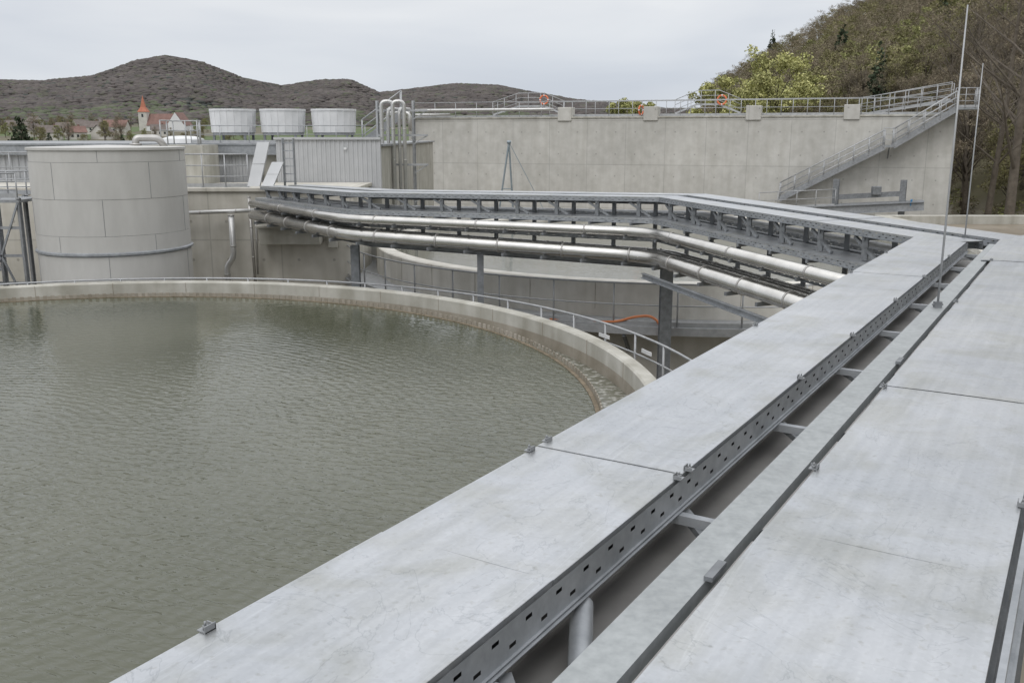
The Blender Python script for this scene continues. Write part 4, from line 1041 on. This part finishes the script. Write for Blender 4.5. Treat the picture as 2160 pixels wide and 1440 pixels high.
for (x, y, s_) in ((-49.8,97,0.95),(-107,220,0.9),(-84,205,0.85)):
    o = copy_thing(cf, (x,y,gz(x,y)-0.4), 1.0, s_); o['label'] = 'dark green conifer standing near the village'

# ------------------------------------------------------------------ sky, sun, camera
world = bpy.data.worlds.new("World"); scene.world = world; world.use_nodes = True
wt = world.node_tree; N = wt.nodes; L = wt.links
bg = N['Background']
sky = N.new('ShaderNodeTexSky'); sky.sky_type = 'NISHITA'; sky.sun_disc = False
sky.sun_elevation = math.radians(48); sky.sun_rotation = math.radians(200)
tc = N.new('ShaderNodeTexCoord'); mp = N.new('ShaderNodeMapping'); mp.inputs['Scale'].default_value = (1.2,1.2,6.0)
L.new(tc.outputs['Generated'], mp.inputs['Vector'])
nz = N.new('ShaderNodeTexNoise'); nz.inputs['Scale'].default_value = 2.2; nz.inputs['Detail'].default_value = 5; nz.inputs['Roughness'].default_value = 0.45; nz.inputs['Distortion'].default_value = 0.4
L.new(mp.outputs[0], nz.inputs['Vector'])
rc = ramp(N, [(0.34,(0.82,0.84,0.88)),(0.64,(1.0,1.0,1.0))]); L.new(nz.outputs['Fac'], rc.inputs[0])
sp = N.new('ShaderNodeSeparateXYZ'); L.new(tc.outputs['Generated'], sp.inputs[0])
rg = ramp(N, [(0.0,(0.335,0.355,0.39)),(0.07,(0.375,0.39,0.415)),(0.14,(0.435,0.44,0.448)),(0.30,(0.54,0.54,0.543)),(1.0,(0.88,0.88,0.875))]); L.new(sp.outputs['Z'], rg.inputs[0])
mx = N.new('ShaderNodeMix'); mx.data_type = 'RGBA'; mx.blend_type = 'MULTIPLY'; mx.inputs['Factor'].default_value = 1
L.new(rg.outputs[0], mx.inputs['A']); L.new(rc.outputs[0], mx.inputs['B'])
vs_ = N.new('ShaderNodeVectorMath'); vs_.operation = 'SCALE'; vs_.inputs['Scale'].default_value = 20.0
L.new(mx.outputs['Result'], vs_.inputs[0])
m2 = N.new('ShaderNodeMix'); m2.data_type = 'RGBA'; m2.inputs['Factor'].default_value = 0.92
L.new(sky.outputs[0], m2.inputs['A']); L.new(vs_.outputs[0], m2.inputs['B'])
L.new(m2.outputs['Result'], bg.inputs['Color']); bg.inputs['Strength'].default_value = 0.1
sun = bpy.data.lights.new('sun', 'SUN'); sun.energy = 0.9; sun.angle = math.radians(35); sun.color = (1.0,0.97,0.94)
so = bpy.data.objects.new('sun', sun); col.objects.link(so)
el_, az_ = math.radians(48), math.radians(200)
dirv = Vector((math.sin(az_)*math.cos(el_), math.cos(az_)*math.cos(el_), math.sin(el_)))
so.rotation_euler = dirv.to_track_quat('Z','Y').to_euler(); so.location = (0,0,30)
cam = bpy.data.cameras.new('camera'); co = bpy.data.objects.new('camera', cam); col.objects.link(co)
cam.sensor_width = 36; cam.lens = 1960/2160*36; cam.clip_start = 0.05; cam.clip_end = 9000
co.location = (0,0,0); co.rotation_euler = (math.radians(90-12.5), 0, 0)
scene.camera = co
scene.view_settings.view_transform = 'Standard'; scene.view_settings.look = 'None'; scene.view_settings.exposure = 0
